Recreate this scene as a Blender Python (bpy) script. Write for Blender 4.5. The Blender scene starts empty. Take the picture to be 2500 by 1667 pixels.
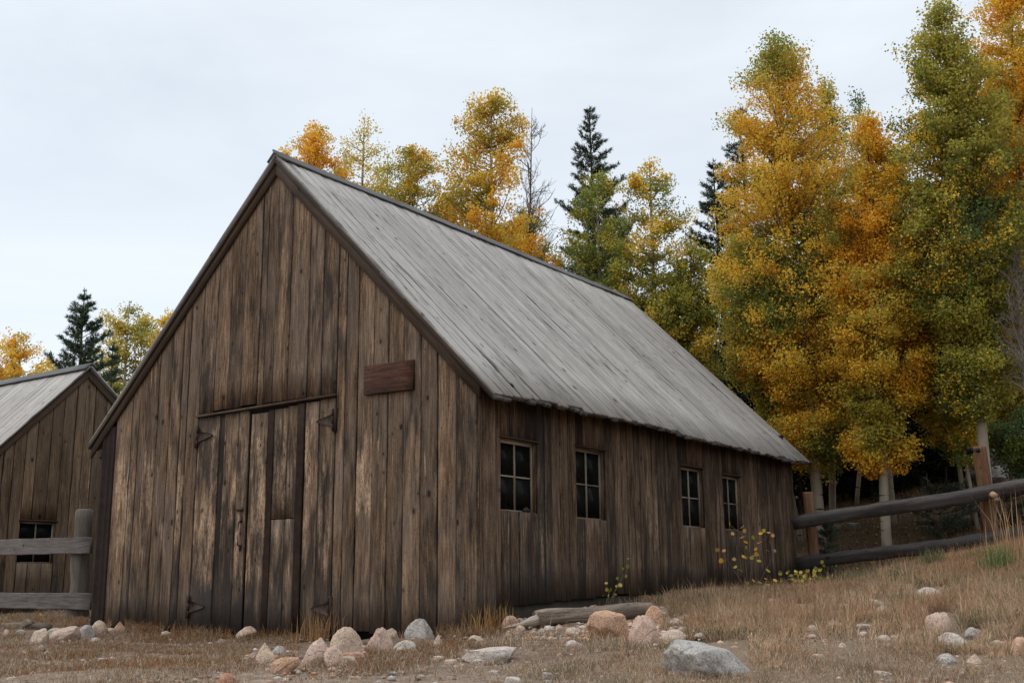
import bpy, math, random
import numpy as np
from mathutils import Vector, Matrix

sc = bpy.context.scene
COL = sc.collection
rng = np.random.default_rng(7)
random.seed(7)

# ------------------------------------------------------------------ camera
F, YAW, PITCH, ROLL = 2681.94, -0.6117, 0.2146, -0.0094
CAM = np.array([7.9035, -10.5059, 0.5462])
_cy, _sy, _cp, _sp = math.cos(YAW), math.sin(YAW), math.cos(PITCH), math.sin(PITCH)
FW = np.array([_sy*_cp, _cy*_cp, _sp]); _rt = np.array([_cy, -_sy, 0.0]); _up = np.cross(_rt, FW)
RT = _rt*math.cos(ROLL) + _up*math.sin(ROLL); UP = _up*math.cos(ROLL) - _rt*math.sin(ROLL)
cam = bpy.data.cameras.new('camera'); cam_o = bpy.data.objects.new('camera', cam); COL.objects.link(cam_o)
cam.sensor_width = 36.0; cam.lens = F/2500*36.0; cam.clip_end = 6000; cam.clip_start = 0.05
M = Matrix.Identity(4)
for i in range(3):
    M[i][0], M[i][1], M[i][2], M[i][3] = RT[i], UP[i], -FW[i], CAM[i]
cam_o.matrix_world = M
sc.camera = cam_o

# ------------------------------------------------------------------ world, sun, exposure
SUN_EL, SUN_AZ = math.radians(38), math.radians(238)     # azimuth: clockwise from +Y, towards the sun
w = bpy.data.worlds.new("World"); sc.world = w; w.use_nodes = True
nt = w.node_tree; nt.nodes.clear()
def wn(t, **k):
    n = nt.nodes.new(t)
    for a, b in k.items(): setattr(n, a, b)
    return n
wo = wn('ShaderNodeOutputWorld'); bg = wn('ShaderNodeBackground'); bg.inputs[1].default_value = 0.1
sky = wn('ShaderNodeTexSky', sky_type='NISHITA'); sky.sun_disc = False
sky.sun_elevation = SUN_EL; sky.sun_rotation = SUN_AZ; sky.altitude = 2800; sky.dust_density = 1.5; sky.air_density = 1.0
tc = wn('ShaderNodeTexCoord'); mp = wn('ShaderNodeMapping'); mp.inputs['Scale'].default_value = (1.2, 1.2, 4.0)
mp.inputs['Rotation'].default_value = (0.1, 0.22, 0.6)
cn = wn('ShaderNodeTexNoise'); cn.inputs['Scale'].default_value = 1.6; cn.inputs['Detail'].default_value = 5; cn.inputs['Roughness'].default_value = 0.55
cn.inputs['Distortion'].default_value = 0.4
nt.links.new(tc.outputs['Generated'], mp.inputs[0]); nt.links.new(mp.outputs[0], cn.inputs['Vector'])
cr = wn('ShaderNodeMapRange'); cr.inputs[1].default_value = 0.32; cr.inputs[2].default_value = 0.7; cr.inputs[3].default_value = 0.74; cr.inputs[4].default_value = 0.97
nt.links.new(cn.outputs[0], cr.inputs[0])
mx = wn('ShaderNodeMix', data_type='RGBA'); mx.inputs[7].default_value = (9.2, 9.85, 10.4, 1)     # thin high overcast, brightest overhead
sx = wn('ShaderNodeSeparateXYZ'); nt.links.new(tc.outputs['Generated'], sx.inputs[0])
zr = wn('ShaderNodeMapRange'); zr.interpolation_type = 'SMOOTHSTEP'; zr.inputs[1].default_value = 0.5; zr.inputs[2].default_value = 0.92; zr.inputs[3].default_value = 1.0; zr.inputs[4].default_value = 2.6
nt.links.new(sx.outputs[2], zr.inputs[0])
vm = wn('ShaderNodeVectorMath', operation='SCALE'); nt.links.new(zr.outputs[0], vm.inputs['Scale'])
zb = wn('ShaderNodeMapRange'); zb.inputs[1].default_value = 0.12; zb.inputs[2].default_value = 0.52; zb.inputs[3].default_value = 1.0; zb.inputs[4].default_value = 0.86
nt.links.new(sx.outputs[2], zb.inputs[0])
cm_ = wn('ShaderNodeMath', operation='MULTIPLY'); nt.links.new(cr.outputs[0], cm_.inputs[0]); nt.links.new(zb.outputs[0], cm_.inputs[1])
nt.links.new(cm_.outputs[0], mx.inputs[0]); nt.links.new(sky.outputs[0], mx.inputs[6])
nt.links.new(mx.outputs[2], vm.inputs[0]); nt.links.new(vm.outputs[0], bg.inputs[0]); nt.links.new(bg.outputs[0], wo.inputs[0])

sl = bpy.data.lights.new('sun', 'SUN'); sl.energy = 0.9; sl.angle = math.radians(60); sl.color = (1.0, 0.93, 0.84)
so = bpy.data.objects.new('sun', sl); COL.objects.link(so)
sd = Vector((math.sin(SUN_AZ)*math.cos(SUN_EL), math.cos(SUN_AZ)*math.cos(SUN_EL), math.sin(SUN_EL)))
so.rotation_euler = (-sd).to_track_quat('-Z', 'Y').to_euler(); so.location = (-10, -20, 30)
vs = sc.view_settings; vs.view_transform = 'Standard'; vs.look = 'None'; vs.exposure = 0.14; vs.gamma = 1.0
sc.cycles.use_denoising = True
sc.cycles.max_bounces = 8; sc.cycles.diffuse_bounces = 5; sc.cycles.glossy_bounces = 2; sc.cycles.transmission_bounces = 5

# ------------------------------------------------------------------ geometry from the photograph's survey
def ray(px, py): return FW + RT*(px-1250)/F - UP*(py-833.5)/F
def on(px, py, ax, val):
    d = ray(px, py); return CAM + d*((val-CAM[ax])/d[ax])
def dep(px, py, D): return CAM + ray(px, py)*D
def pix(P):
    d = np.asarray(P) - CAM; z = d @ FW
    return 1250+F*(d @ RT)/z, 833.5-F*(d @ UP)/z, z
def ss(a, b, x):
    t = np.clip((np.asarray(x, float)-a)/(b-a), 0, 1); return t*t*(3-2*t)

# terrain: a thin-plate surface through levelled points
_tp = [(-7.4,-.1,-.02),(-5,-.1,-.12),(-3,-.1,-.16),(-1.2,-.1,-.09),(0,-.15,-.03),(.25,.5,.06),(.3,2.5,.21),(.3,5.5,.35),(.3,8,.36),(.3,10.2,.38),
       (-7.6,3,0.02),(-7.6,8,.15),(-4,5,.1),(-4,10.4,.45),(-12,1,0),(-16,-1,-.1),(-12,-4,-.22),(-8,-4,-.22),(-4,-4,-.22),(0,-4,-.2),(-2,-8,-.35),(-14,-10,-.5),
       (7.9,-10.5,-.5),(4,-9,-.42),(11,-9,-.3),(-24,0,.2),(-20,10,.8),(-12,14,.9),(-30,30,3),(-10,24,2.4)]
for q in [(2500,1667,8),(2500,1505,11),(2500,1332,15.5),(2200,1667,8),(2200,1520,11.2),(2230,1382,15.8),(2050,1436,17.0),(1700,1667,8.2),(1700,1560,10.6),(1850,1500,14),
          (1250,1667,8.4),(1250,1580,10.8),(1980,1432,20),(2420,1350,17),(2100,1428,18.6),(2400,1215,25),(2150,1238,26),(2000,1270,26),(2100,1165,36),(2450,1120,34)]:
    _tp.append(tuple(dep(*q)))
_tp += [(0,40,6.5),(20,40,9),(-25,55,6),(30,10,6.5),(16,0,1.6),(22,-10,2.2),(14,-6,.7),(24,25,8),(30,60,14),(0,65,10),(-60,30,3),(-60,-20,-1),(0,-40,-3),(40,-40,2)]
_tp = np.array(_tp, float)
def _phi(r): return r*r*np.log(r+1e-9)
_n = len(_tp); _K = _phi(np.linalg.norm(_tp[:,None,:2]-_tp[None,:,:2], axis=2)) + np.eye(_n)*0.05
_P = np.c_[np.ones(_n), _tp[:,:2]]
_sol = np.linalg.solve(np.block([[_K, _P],[_P.T, np.zeros((3,3))]]), np.r_[_tp[:,2], 0,0,0])
def terrain(x, y):
    x = np.asarray(x, float); y = np.asarray(y, float); sh = x.shape
    X = np.c_[np.clip(x.ravel(),-70,50), np.clip(y.ravel(),-45,75)]
    out = np.empty(len(X))
    for i in range(0, len(X), 20000):
        B = X[i:i+20000]
        out[i:i+20000] = _phi(np.linalg.norm(B[:,None,:]-_tp[None,:,:2], axis=2)) @ _sol[:_n] + _sol[_n] + B @ _sol[_n+1:]
    return out.reshape(sh)
def tz(x, y): return float(terrain(np.array([x]), np.array([y]))[0])
def ground_at(px, py, d0=6.5, d1=60):
    ds = np.linspace(d0, d1, 1200); P = CAM + ds[:,None]*ray(px, py)
    below = P[:,2] < terrain(P[:,0], P[:,1])
    i = int(np.argmax(below)) if below.any() else len(ds)-1
    return P[i], ds[i]

# smooth value noise in numpy (for masks and shapes)
_perm = rng.permutation(4096); _val = rng.random(4096)
def vnoise(x, y, z=0.0):
    x = np.asarray(x, float); y = np.asarray(y, float); z = np.zeros_like(x)+z
    xi, yi, zi = np.floor(x).astype(int), np.floor(y).astype(int), np.floor(z).astype(int)
    fx, fy, fz = x-xi, y-yi, z-zi
    fx, fy, fz = fx*fx*(3-2*fx), fy*fy*(3-2*fy), fz*fz*(3-2*fz)
    def h(a, b, c): return _val[_perm[(_perm[(_perm[a & 4095]+b) & 4095]+c) & 4095]]
    o = 0
    for dx in (0,1):
        for dy in (0,1):
            for dz in (0,1):
                o = o + h(xi+dx, yi+dy, zi+dz)*(fx if dx else 1-fx)*(fy if dy else 1-fy)*(fz if dz else 1-fz)
    return o
def fbm(x, y, z=0.0, o=4):
    s = 0; a = .5
    for i in range(o):
        s = s + a*vnoise(x*2**i+i*17.3, y*2**i+i*9.1, np.asarray(z)*2**i); a *= .5
    return s/(1-.5**o)

# ------------------------------------------------------------------ object helpers
def tag(o, label=None, cat=None, group=None, kind=None):
    if label: o['label'] = label
    if cat: o['category'] = cat
    if group: o['group'] = group
    if kind: o['kind'] = kind
    return o
def thing(name, loc, label, cat, group=None):
    o = bpy.data.objects.new(name, None); COL.objects.link(o); o.location = loc; o.empty_display_size = .2
    return tag(o, label, cat, group)
def link(name, me, parent=None, mat=None):
    o = bpy.data.objects.new(name, me); COL.objects.link(o)
    if mat: me.materials.append(mat)
    if parent is not None:
        o.parent = parent
        p = parent; off = Vector((0,0,0))
        while p is not None: off += Vector(p.location); p = p.parent
        o.location = -off                      # meshes are written in world coordinates
    return o
def raw_mesh(name, V, loops, starts, attrs=None, smooth=False):
    V = np.ascontiguousarray(V, np.float32); loops = np.ascontiguousarray(loops, np.int32); starts = np.ascontiguousarray(starts, np.int32)
    me = bpy.data.meshes.new(name)
    me.vertices.add(len(V)); me.vertices.foreach_set('co', V.ravel())
    me.loops.add(len(loops)); me.loops.foreach_set('vertex_index', loops)
    me.polygons.add(len(starts)); me.polygons.foreach_set('loop_start', starts)
    if smooth: me.polygons.foreach_set('use_smooth', np.ones(len(starts), bool))
    me.update(calc_edges=True)
    for k, a in (attrs or {}).items():
        at = me.attributes.new(k, 'FLOAT_VECTOR', 'POINT'); at.data.foreach_set('vector', np.ascontiguousarray(a, np.float32).ravel())
    return me
class MB:
    """collects shapes, with wood coordinates (across, along, board id) and wear (bleach, damp, stain) per vertex"""
    def __init__(s): s.v, s.f, s.c, s.w, s.n = [], [], [], [], 0
    def add(s, V, Fc, C=None, W=None):
        V = np.asarray(V, float); k = len(V)
        s.v.append(V); s.f += [[i+s.n for i in q] for q in Fc]
        s.c.append(np.zeros((k,3)) if C is None else np.asarray(C, float)); s.w.append(np.zeros((k,3)) if W is None else np.asarray(W, float)); s.n += k
    def board(s, O, U, V, N, wd, L0, t=.028, L1=None, seg=.45, jit=.003, cup=0., wf=None, rnd=None, bow=0., skew=0., bev=.005, b0=0., edge=1.):
        O, U, V, N = (np.asarray(a, float) for a in (O, U, V, N)); L1 = L0 if L1 is None else L1
        rnd = random.random() if rnd is None else rnd
        n = max(2, int(math.ceil(max(L0, L1)/seg))+1)
        ins = min(.018, wd*.14); sec = [(0,0),(0,t-bev),(bev,t),(ins,t+cup*.3),(wd*.5,t+cup),(wd-ins,t+cup*.3),(wd-bev,t),(wd,t-bev),(wd,0)]; es = [0,1,1,.12,0,.12,1,1,0]; eg = []
        ou, ov = random.random()*40, random.random()*40
        vs_, cs = [], []
        for i in range(n):
            q = i/(n-1); ja, jb = random.uniform(-jit, jit), random.uniform(-jit, jit); bz = bow*math.sin(q*math.pi)
            for (a, b) in sec:
                aa = a + (ja if a < wd*.4 else (jb if a > wd*.6 else 0)) + skew*q
                l = (L0+(L1-L0)*a/wd); st = b0*(1-a/wd)
                dv = st + (l-st)*q
                vs_.append(O+U*aa+V*dv+N*(b+bz)); cs.append((a+ou, dv+ov, rnd)); eg.append(es[len(eg) % 9])
        k = len(sec); fs = []
        for i in range(n-1):
            for j in range(k):
                j2 = (j+1) % k
                fs.append((i*k+j, i*k+j2, (i+1)*k+j2, (i+1)*k+j))
        fs.append(tuple(range(k-1,-1,-1))); fs.append(tuple((n-1)*k+j for j in range(k)))
        vs_ = np.array(vs_)
        if np.dot(np.cross(U, V), N) > 0: fs = [tuple(reversed(f)) for f in fs]
        W = np.zeros((len(vs_), 3)) if wf is None else np.asarray(wf(vs_, rnd), float)
        ev_ = np.repeat(np.array([random.uniform(.25, 1.) for _ in range(n)]), k)*np.array(eg)
        eb = random.choice((0., .25, .5, .9)); W[:,2] = W[:,2]+ev_*edge*eb
        s.add(vs_, fs, cs, W)
    def box(s, lo, hi, along=2, wf=None, rnd=None):
        lo, hi = np.array(lo, float), np.array(hi, float)
        rnd = random.random() if rnd is None else rnd; ov = random.random()*30
        V = np.array([[(lo, hi)[(i>>a)&1][a] for a in range(3)] for i in range(8)])
        fs = [(0,2,3,1),(4,5,7,6),(0,1,5,4),(2,6,7,3),(0,4,6,2),(1,3,7,5)]
        ac = [a for a in range(3) if a != along]
        C = np.c_[V[:,ac[0]]+V[:,ac[1]]+ov, V[:,along]+ov, np.full(8, rnd)]
        s.add(V, fs, C, None if wf is None else wf(V, rnd))
    def tube(s, path, radii, k=8, cap=True, rnd=None, rough=0., sq=1.0, square=0.):
        path = np.asarray(path, float); n = len(path); radii = np.broadcast_to(np.asarray(radii, float), (n,))
        rnd = random.random() if rnd is None else rnd
        T = np.gradient(path, axis=0); T /= np.linalg.norm(T, axis=1)[:,None]+1e-9
        ref = np.array([0,0,1.]) if abs(T[0][2]) < .9 else np.array([1.,0,0])
        A = np.cross(T, ref); A /= np.linalg.norm(A, axis=1)[:,None]+1e-9; B = np.cross(A, T)
        th = np.linspace(0, 2*np.pi, k, endpoint=False)
        l = np.r_[0, np.cumsum(np.linalg.norm(np.diff(path, axis=0), axis=1))]
        rr = radii[:,None]*np.ones((1,k))
        if square: rr = rr*((np.abs(np.cos(th+.4))**square+np.abs(np.sin(th+.4))**square)**(-1/square))[None]
        if rough: rr = rr*(1+rough*(fbm(l[:,None]*2.2+0*th, np.cos(th)[None]*1.2+rnd*50, np.sin(th)[None]*1.2+5)-.5)*2)
        V = path[:,None,:]+rr[:,:,None]*(np.cos(th)[None,:,None]*A[:,None,:]+sq*np.sin(th)[None,:,None]*B[:,None,:])
        C = np.stack([np.broadcast_to(th[None]*radii.mean(), (n,k))+rnd*9, np.broadcast_to(l[:,None], (n,k))+rnd*31, np.full((n,k), rnd)], 2)
        fs = [(i*k+j, i*k+(j+1)%k, (i+1)*k+(j+1)%k, (i+1)*k+j) for i in range(n-1) for j in range(k)]
        if cap: fs.append(tuple(range(k-1,-1,-1))); fs.append(tuple((n-1)*k+j for j in range(k)))
        s.add(V.reshape(-1,3), fs, C.reshape(-1,3))
    def build(s, name, mat, parent=None, smooth=False):
        V = np.concatenate(s.v); loops = [i for q in s.f for i in q]
        starts = np.r_[0, np.cumsum([len(q) for q in s.f])[:-1]]
        me = raw_mesh(name, V, loops, starts, {'wc': np.concatenate(s.c), 'wear': np.concatenate(s.w)}, smooth)
        return link(name, me, parent, mat)

# ------------------------------------------------------------------ materials
class NT:
    def __init__(s, name):
        s.m = bpy.data.materials.new(name); s.m.use_nodes = True; s.t = s.m.node_tree; s.t.nodes.clear()
        s.out = s.t.nodes.new('ShaderNodeOutputMaterial')
    def n(s, typ, ins=None, **k):
        nd = s.t.nodes.new(typ)
        for a, b in k.items(): setattr(nd, a, b)
        for a, b in (ins or {}).items(): s.set(nd.inputs[a], b)
        return nd
    def set(s, sock, v):
        if isinstance(v, bpy.types.NodeSocket): s.t.links.new(v, sock)
        elif isinstance(v, tuple) and len(v) == 3 and sock.type == 'RGBA': sock.default_value = (*v, 1)
        else: sock.default_value = v
    def math(s, op, a, b=0.0, clamp=False):
        nd = s.n('ShaderNodeMath', {0:a, 1:b}, operation=op); nd.use_clamp = clamp; return nd.outputs[0]
    def vmul(s, v, sc_): return s.n('ShaderNodeVectorMath', {0:v, 1:sc_}, operation='MULTIPLY').outputs[0]
    def vadd(s, v, sc_): return s.n('ShaderNodeVectorMath', {0:v, 1:sc_}, operation='ADD').outputs[0]
    def noise(s, v, scale=1., detail=4., rough=.55, dist=0.):
        return s.n('ShaderNodeTexNoise', {'Vector':v, 'Scale':scale, 'Detail':detail, 'Roughness':rough, 'Distortion':dist}).outputs[0]
    def rng(s, x, a, b, c=0., d=1.):
        return s.n('ShaderNodeMapRange', {0:x, 1:a, 2:b, 3:c, 4:d}).outputs[0]
    def mix(s, f, a, b, bt='MIX'):
        nd = s.n('ShaderNodeMix', data_type='RGBA', blend_type=bt); s.set(nd.inputs[0], f); s.set(nd.inputs[6], a); s.set(nd.inputs[7], b); return nd.outputs[2]
    def ramp(s, f, stops):
        nd = s.n('ShaderNodeValToRGB', {0:f}); e = nd.color_ramp.elements
        while len(e) < len(stops): e.new(.5)
        for q, (p, c) in zip(e, stops): q.position = p; q.color = (*c, 1)
        return nd.outputs[0]
    def attr(s, name): return s.n('ShaderNodeAttribute', attribute_name=name).outputs['Vector']
    def sep(s, v): return s.n('ShaderNodeSeparateXYZ', {0:v}).outputs
    def bump(s, h, strength=.4, dist=.01):
        return s.n('ShaderNodeBump', {'Height':h, 'Strength':strength, 'Distance':dist}).outputs[0]
    def bsdf(s, col, rough=.85, normal=None, spec=.3, metal=0.):
        b = s.n('ShaderNodeBsdfPrincipled', {'Base Color':col, 'Roughness':rough, 'Specular IOR Level':spec, 'Metallic':metal})
        if normal is not None: s.set(b.inputs['Normal'], normal)
        s.t.links.new(b.outputs[0], s.out.inputs[0]); return b

def wood(name, dark, mid, light, bleach=(.42,.28,.18), damp=(.055,.048,.045), stain=(.018,.014,.012), knots=1., knot_col=(.022,.015,.011), tone=(.72,1.25),
         speck=.5, pit=(26.,11.), rough=.88, contrast=1., grain=1., weathered=(.11,.1,.095), wamt=.35):
    m = NT(name); wc = m.attr('wc'); x, y, r = m.sep(wc)
    wear = m.sep(m.attr('wear'))
    r37 = m.math('MULTIPLY', r, 137.)
    cv = m.n('ShaderNodeCombineXYZ', {0:x, 1:y, 2:r37}).outputs[0]
    warp = m.noise(m.vmul(cv, (6., 1.3, 1.)), 1., 2.)
    cw = m.n('ShaderNodeCombineXYZ', {0:m.math('ADD', x, m.math('MULTIPLY', warp, .05)), 1:y, 2:r37}).outputs[0]
    g1 = m.noise(m.vmul(cw, (46.*grain, 2.6, 1.)), 1., 5., .62)
    g2 = m.noise(m.vmul(cw, (150.*grain, 12., 1.)), 1., 3., .65); g3 = m.noise(m.vmul(cw, (85.*grain, 42.*grain, 1.)), 1., 3., .7)
    big = m.noise(m.vmul(cv, (5., .55, 1.)), 1., 4., .6, .5)
    gg = m.math('ADD', m.math('MULTIPLY', g1, .42), m.math('ADD', m.math('MULTIPLY', m.math('ADD', m.math('MULTIPLY', g2, .5), m.math('MULTIPLY', g3, .5)), .36), m.math('MULTIPLY', big, .3)))
    gg = m.rng(gg, .54-.16/contrast, .54+.17/contrast)
    col = m.ramp(gg, [(0, dark), (.48, mid), (1, light)])
    # silver weathering drifting over the boards
    wn_ = m.noise(m.vmul(cv, (3.2, .8, 1.)), 1., 3.)
    col = m.mix(m.math('MULTIPLY', m.rng(wn_, .42, .66), wamt), col, weathered)
    # bleached scoured wood
    pat = m.rng(m.noise(m.vmul(cv, (4.5, .95, 1.)), 1., 4., .6, .6), .40, .56)
    bn = m.noise(m.vmul(cw, (19., 1.0, 1.)), 1., 6., .66, .3)
    bm = m.math('MULTIPLY', m.rng(m.math('ADD', bn, m.math('MULTIPLY', wear[0], .38)), .66, .75), pat)
    bsp = m.rng(m.noise(m.vmul(cv, (60., 16., 1.)), 1., 4., .7), .36, .56)
    bm = m.math('MULTIPLY', m.math('MULTIPLY', bm, bsp), m.rng(wear[0], 0., .25))
    bc = m.mix(g2, tuple(c*.72 for c in bleach), tuple(c*1.12 for c in bleach))
    col = m.mix(m.math('MULTIPLY', bm, .88), col, bc)
    # stains and damp feet
    sn = m.noise(m.vmul(cw, (9., 1.6, 1.)), 1., 4., .6)
    sm = m.math('MULTIPLY', m.rng(m.math('ADD', sn, m.math('MULTIPLY', wear[2], .42)), .60, .84), m.rng(wear[2], 0., .2))
    col = m.mix(m.math('MULTIPLY', sm, .85), col, stain)
    dn = m.math('MULTIPLY', wear[1], m.rng(sn, .3, .7, .55, 1.))
    col = m.mix(m.math('MULTIPLY', dn, .8), col, m.mix(g1, tuple(c*.5 for c in damp), tuple(c*1.5 for c in damp)))
    # knots: dark eyes with a ring of swirl
    if knots > 0:
        vv = m.n('ShaderNodeTexVoronoi', {'Vector':m.vmul(cv, (6.8, 4.2, 1.)), 'Scale':1.})
        kd = vv.outputs['Distance']; kc = m.sep(vv.outputs['Color'])
        kr = m.math('ADD', .045, m.math('MULTIPLY', m.math('MULTIPLY', kc[0], kc[0]), .13))
        km = m.math('MULTIPLY', m.math('LESS_THAN', kc[1], .52*knots), m.rng(m.math('SUBTRACT', kd, kr), .0, .06, 1., 0.))
        halo = m.math('MULTIPLY', m.math('LESS_THAN', kc[1], .52*knots), m.rng(m.math('SUBTRACT', kd, kr), .02, .28, .4, 0.))
        col = m.mix(halo, col, m.mix(.5, mid, dark)); col = m.mix(m.math('MULTIPLY', km, .95), col, knot_col)
        # pits and nail holes
        v2 = m.n('ShaderNodeTexVoronoi', {'Vector':m.vmul(cv, (pit[0], pit[1], 1.)), 'Scale':1.})
        pc = m.sep(v2.outputs['Color'])
        pm = m.math('MULTIPLY', m.math('LESS_THAN', pc[1], speck*.3), m.rng(v2.outputs['Distance'], .10, .2, 1., 0.))
        col = m.mix(m.math('MULTIPLY', pm, .8), col, knot_col)
    # checks: long thin cracks
    ck = m.noise(m.vmul(cw, (75., .9, 1.)), 1., 2., .5)
    cm = m.rng(ck, .70, .735); col = m.mix(m.math('MULTIPLY', cm, .7), col, tuple(c*.25 for c in dark))
    tn = m.rng(m.n('ShaderNodeTexWhiteNoise', {1:r}, noise_dimensions='1D').outputs[0], 0., 1., tone[0], tone[1])
    col = m.mix(1., col, m.n('ShaderNodeCombineXYZ', {0:tn, 1:tn, 2:tn}).outputs[0], 'MULTIPLY')
    h = m.math('SUBTRACT', m.math('ADD', m.math('MULTIPLY', g1, .6), m.math('MULTIPLY', g2, .4)), m.math('MULTIPLY', cm, .7))
    m.bsdf(col, rough, m.bump(h, .55, .006), .2)
    return m.m

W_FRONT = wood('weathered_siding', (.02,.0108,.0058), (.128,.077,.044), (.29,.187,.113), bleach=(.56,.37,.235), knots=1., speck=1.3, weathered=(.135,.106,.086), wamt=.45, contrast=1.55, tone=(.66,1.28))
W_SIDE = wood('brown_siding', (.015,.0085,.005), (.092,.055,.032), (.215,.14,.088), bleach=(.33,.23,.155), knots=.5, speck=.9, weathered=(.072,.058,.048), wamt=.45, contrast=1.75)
W_ROOF = wood('grey_roof_boards', (.15,.134,.119), (.315,.287,.257), (.405,.37,.33), bleach=(.52,.46,.39), knots=.35, knot_col=(.035,.031,.028), tone=(.84,1.14), speck=1.3, pit=(14.,3.2),
              contrast=1.05, weathered=(.33,.297,.27), wamt=.5, grain=.9)
W_CAP = wood('dark_grey_cap_boards', (.05,.048,.046), (.115,.112,.11), (.17,.165,.16), knots=.3, tone=(.85,1.15))
W_TRIM = wood('dark_trim_boards', (.016,.0095,.006), (.056,.034,.021), (.11,.068,.042), knots=.3, wamt=.3, weathered=(.06,.053,.048))
W_SHED = wood('shed_siding', (.028,.017,.010), (.115,.074,.044), (.225,.152,.096), knots=1., speck=1.1, weathered=(.1,.084,.068), wamt=.4, contrast=1.2)
W_RAIL = wood('grey_fence_boards', (.04,.032,.028), (.105,.086,.076), (.175,.148,.132), knots=.5, weathered=(.125,.112,.105), wamt=.5, grain=.7, contrast=1.2)
W_LOGRAIL = wood('grey_brown_rails', (.02,.0155,.014), (.062,.051,.046), (.125,.107,.098), knots=.6, weathered=(.078,.072,.07), wamt=.55, grain=.7, contrast=1.2)
W_POST = wood('orange_brown_posts', (.06,.027,.013), (.2,.098,.05), (.32,.175,.098), knots=.5, weathered=(.2,.125,.085), wamt=.4, contrast=1.3)
W_OLDPOST = wood('grey_log_post', (.06,.046,.035), (.155,.122,.095), (.26,.21,.165), knots=.7, weathered=(.14,.125,.11), wamt=.5, contrast=1.2)
W_SIGN = wood('red_brown_sign_board', (.012,.0045,.0028), (.042,.0165,.0092), (.125,.052,.028), knots=.0, grain=1.3, wamt=.25, weathered=(.05,.04,.034), contrast=1.2)
W_SASH = wood('pale_sash_wood', (.06,.043,.029), (.165,.125,.085), (.33,.27,.2), knots=.0, bleach=(.6,.56,.5), weathered=(.34,.31,.26), wamt=.6, contrast=1.3)
W_LOG = wood('peeled_log', (.035,.023,.016), (.185,.135,.1), (.34,.265,.2), knots=1., weathered=(.15,.115,.09), wamt=.6, contrast=1.9, grain=.5, speck=1.2)

def simple(name, col, rough=.7, var=.3, scale=14., spec=.1, metal=0., bmp=.25):
    m = NT(name); p = m.n('ShaderNodeNewGeometry').outputs['Position']
    a = m.noise(p, scale, 5., .6); b = m.noise(p, scale*.17, 3.)
    f = m.math('ADD', m.math('MULTIPLY', a, .6), m.math('MULTIPLY', b, .4))
    c = m.ramp(m.rng(f, .34, .66), [(0, tuple(q*(1-var) for q in col)), (1, tuple(min(1, q*(1+var)) for q in col))])
    m.bsdf(c, rough, m.bump(a, bmp, .008), spec, metal); return m.m
M_IRON = simple('rusted_iron', (.042,.026,.02), .7, .45, 25.)
M_RUSTTRIM = simple('dark_rusty_flashing', (.024,.0155,.013), .85, .4, 18.)
M_BLACK = simple('black_plastic', (.012,.012,.013), .4, .2)
M_VOID = simple('painted_shade_black', (.012,.010,.009), .9, .2)  # near-black colour stands in for the unlit inside and the eave underside
M_FOUND = simple('grey_foundation_timber', (.042,.035,.028), .9, .3, 9.)
def glass_mat():
    m = NT('dusty_window_glass'); p = m.n('ShaderNodeNewGeometry').outputs['Position']
    d = m.noise(p, 3.5, 5., .65, .6)
    c = m.ramp(d, [(.42, (.005,.005,.005)), (.85, (.014,.0135,.013))])  # opaque near-black base paints the unlit inside behind the glass
    m.bsdf(c, m.rng(d, .3, .7, .22, .4), None, .05); return m.m
M_GLASS = glass_mat()

def leaf_mat(name, trans=.35, rough=.55):
    m = NT(name); c = m.attr('lc')
    d = m.n('ShaderNodeBsdfPrincipled', {'Base Color':c, 'Roughness':rough, 'Specular IOR Level':.25})
    t = m.n('ShaderNodeBsdfTranslucent', {0:c}); x = m.n('ShaderNodeMixShader', {0:trans})
    m.t.links.new(d.outputs[0], x.inputs[1]); m.t.links.new(t.outputs[0], x.inputs[2]); m.t.links.new(x.outputs[0], m.out.inputs[0]); return m.m
M_LEAF = leaf_mat('aspen_leaves', .40)
M_NEEDLE = leaf_mat('pine_needles', .12)
M_GRASS = leaf_mat('grass_blades', .3, .8)

def bark_mat(name, base, dark, marks=1.):
    m = NT(name); p = m.n('ShaderNodeNewGeometry').outputs['Position']
    n1 = m.noise(m.vmul(p, (5,5,1.6)), 1., 4.); n2 = m.noise(m.vmul(p, (9,9,42)), 1., 3., .6)
    c = m.mix(m.rng(n1, .3, .7), tuple(q*.72 for q in base), tuple(min(1, q*1.12) for q in base))
    c = m.mix(m.math('MULTIPLY', m.rng(n2, .6, .72), .45), c, tuple(q*.4 for q in base))
    v = m.n('ShaderNodeTexVoronoi', {'Vector':m.vmul(p, (2.9,2.9,3.0)), 'Scale':1.}); k = m.sep(v.outputs['Color'])
    vx, vy, vz = m.sep(m.n('ShaderNodeVectorMath', {0:m.vmul(p, (2.9,2.9,3.0)), 1:v.outputs['Position']}, operation='SUBTRACT').outputs[0])
    e = m.math('ADD', m.math('ABSOLUTE', m.math('MULTIPLY', vz, 4.2)), m.math('MULTIPLY', v.outputs['Distance'], .8))
    eye = m.math('MULTIPLY', m.rng(e, .24, .36, 1., 0.), m.math('LESS_THAN', k[0], .8*marks))
    c = m.mix(m.math('MULTIPLY', eye, .93), c, dark)
    m.bsdf(c, .8, m.bump(n2, .3, .01), .2); return m.m
M_ASPEN = bark_mat('aspen_bark', (.36,.30,.225), (.02,.016,.013))
M_TWIG = simple('grey_twigs', (.16,.125,.1), .9, .25)
M_BARETWIG = simple('pale_bare_twigs', (.25,.215,.19), .9, .2)
M_DARKTWIG = simple('dark_branches', (.055,.042,.032), .9, .25)
M_PINEBARK = simple('pine_bark', (.085,.06,.045), .9, .4)

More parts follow.
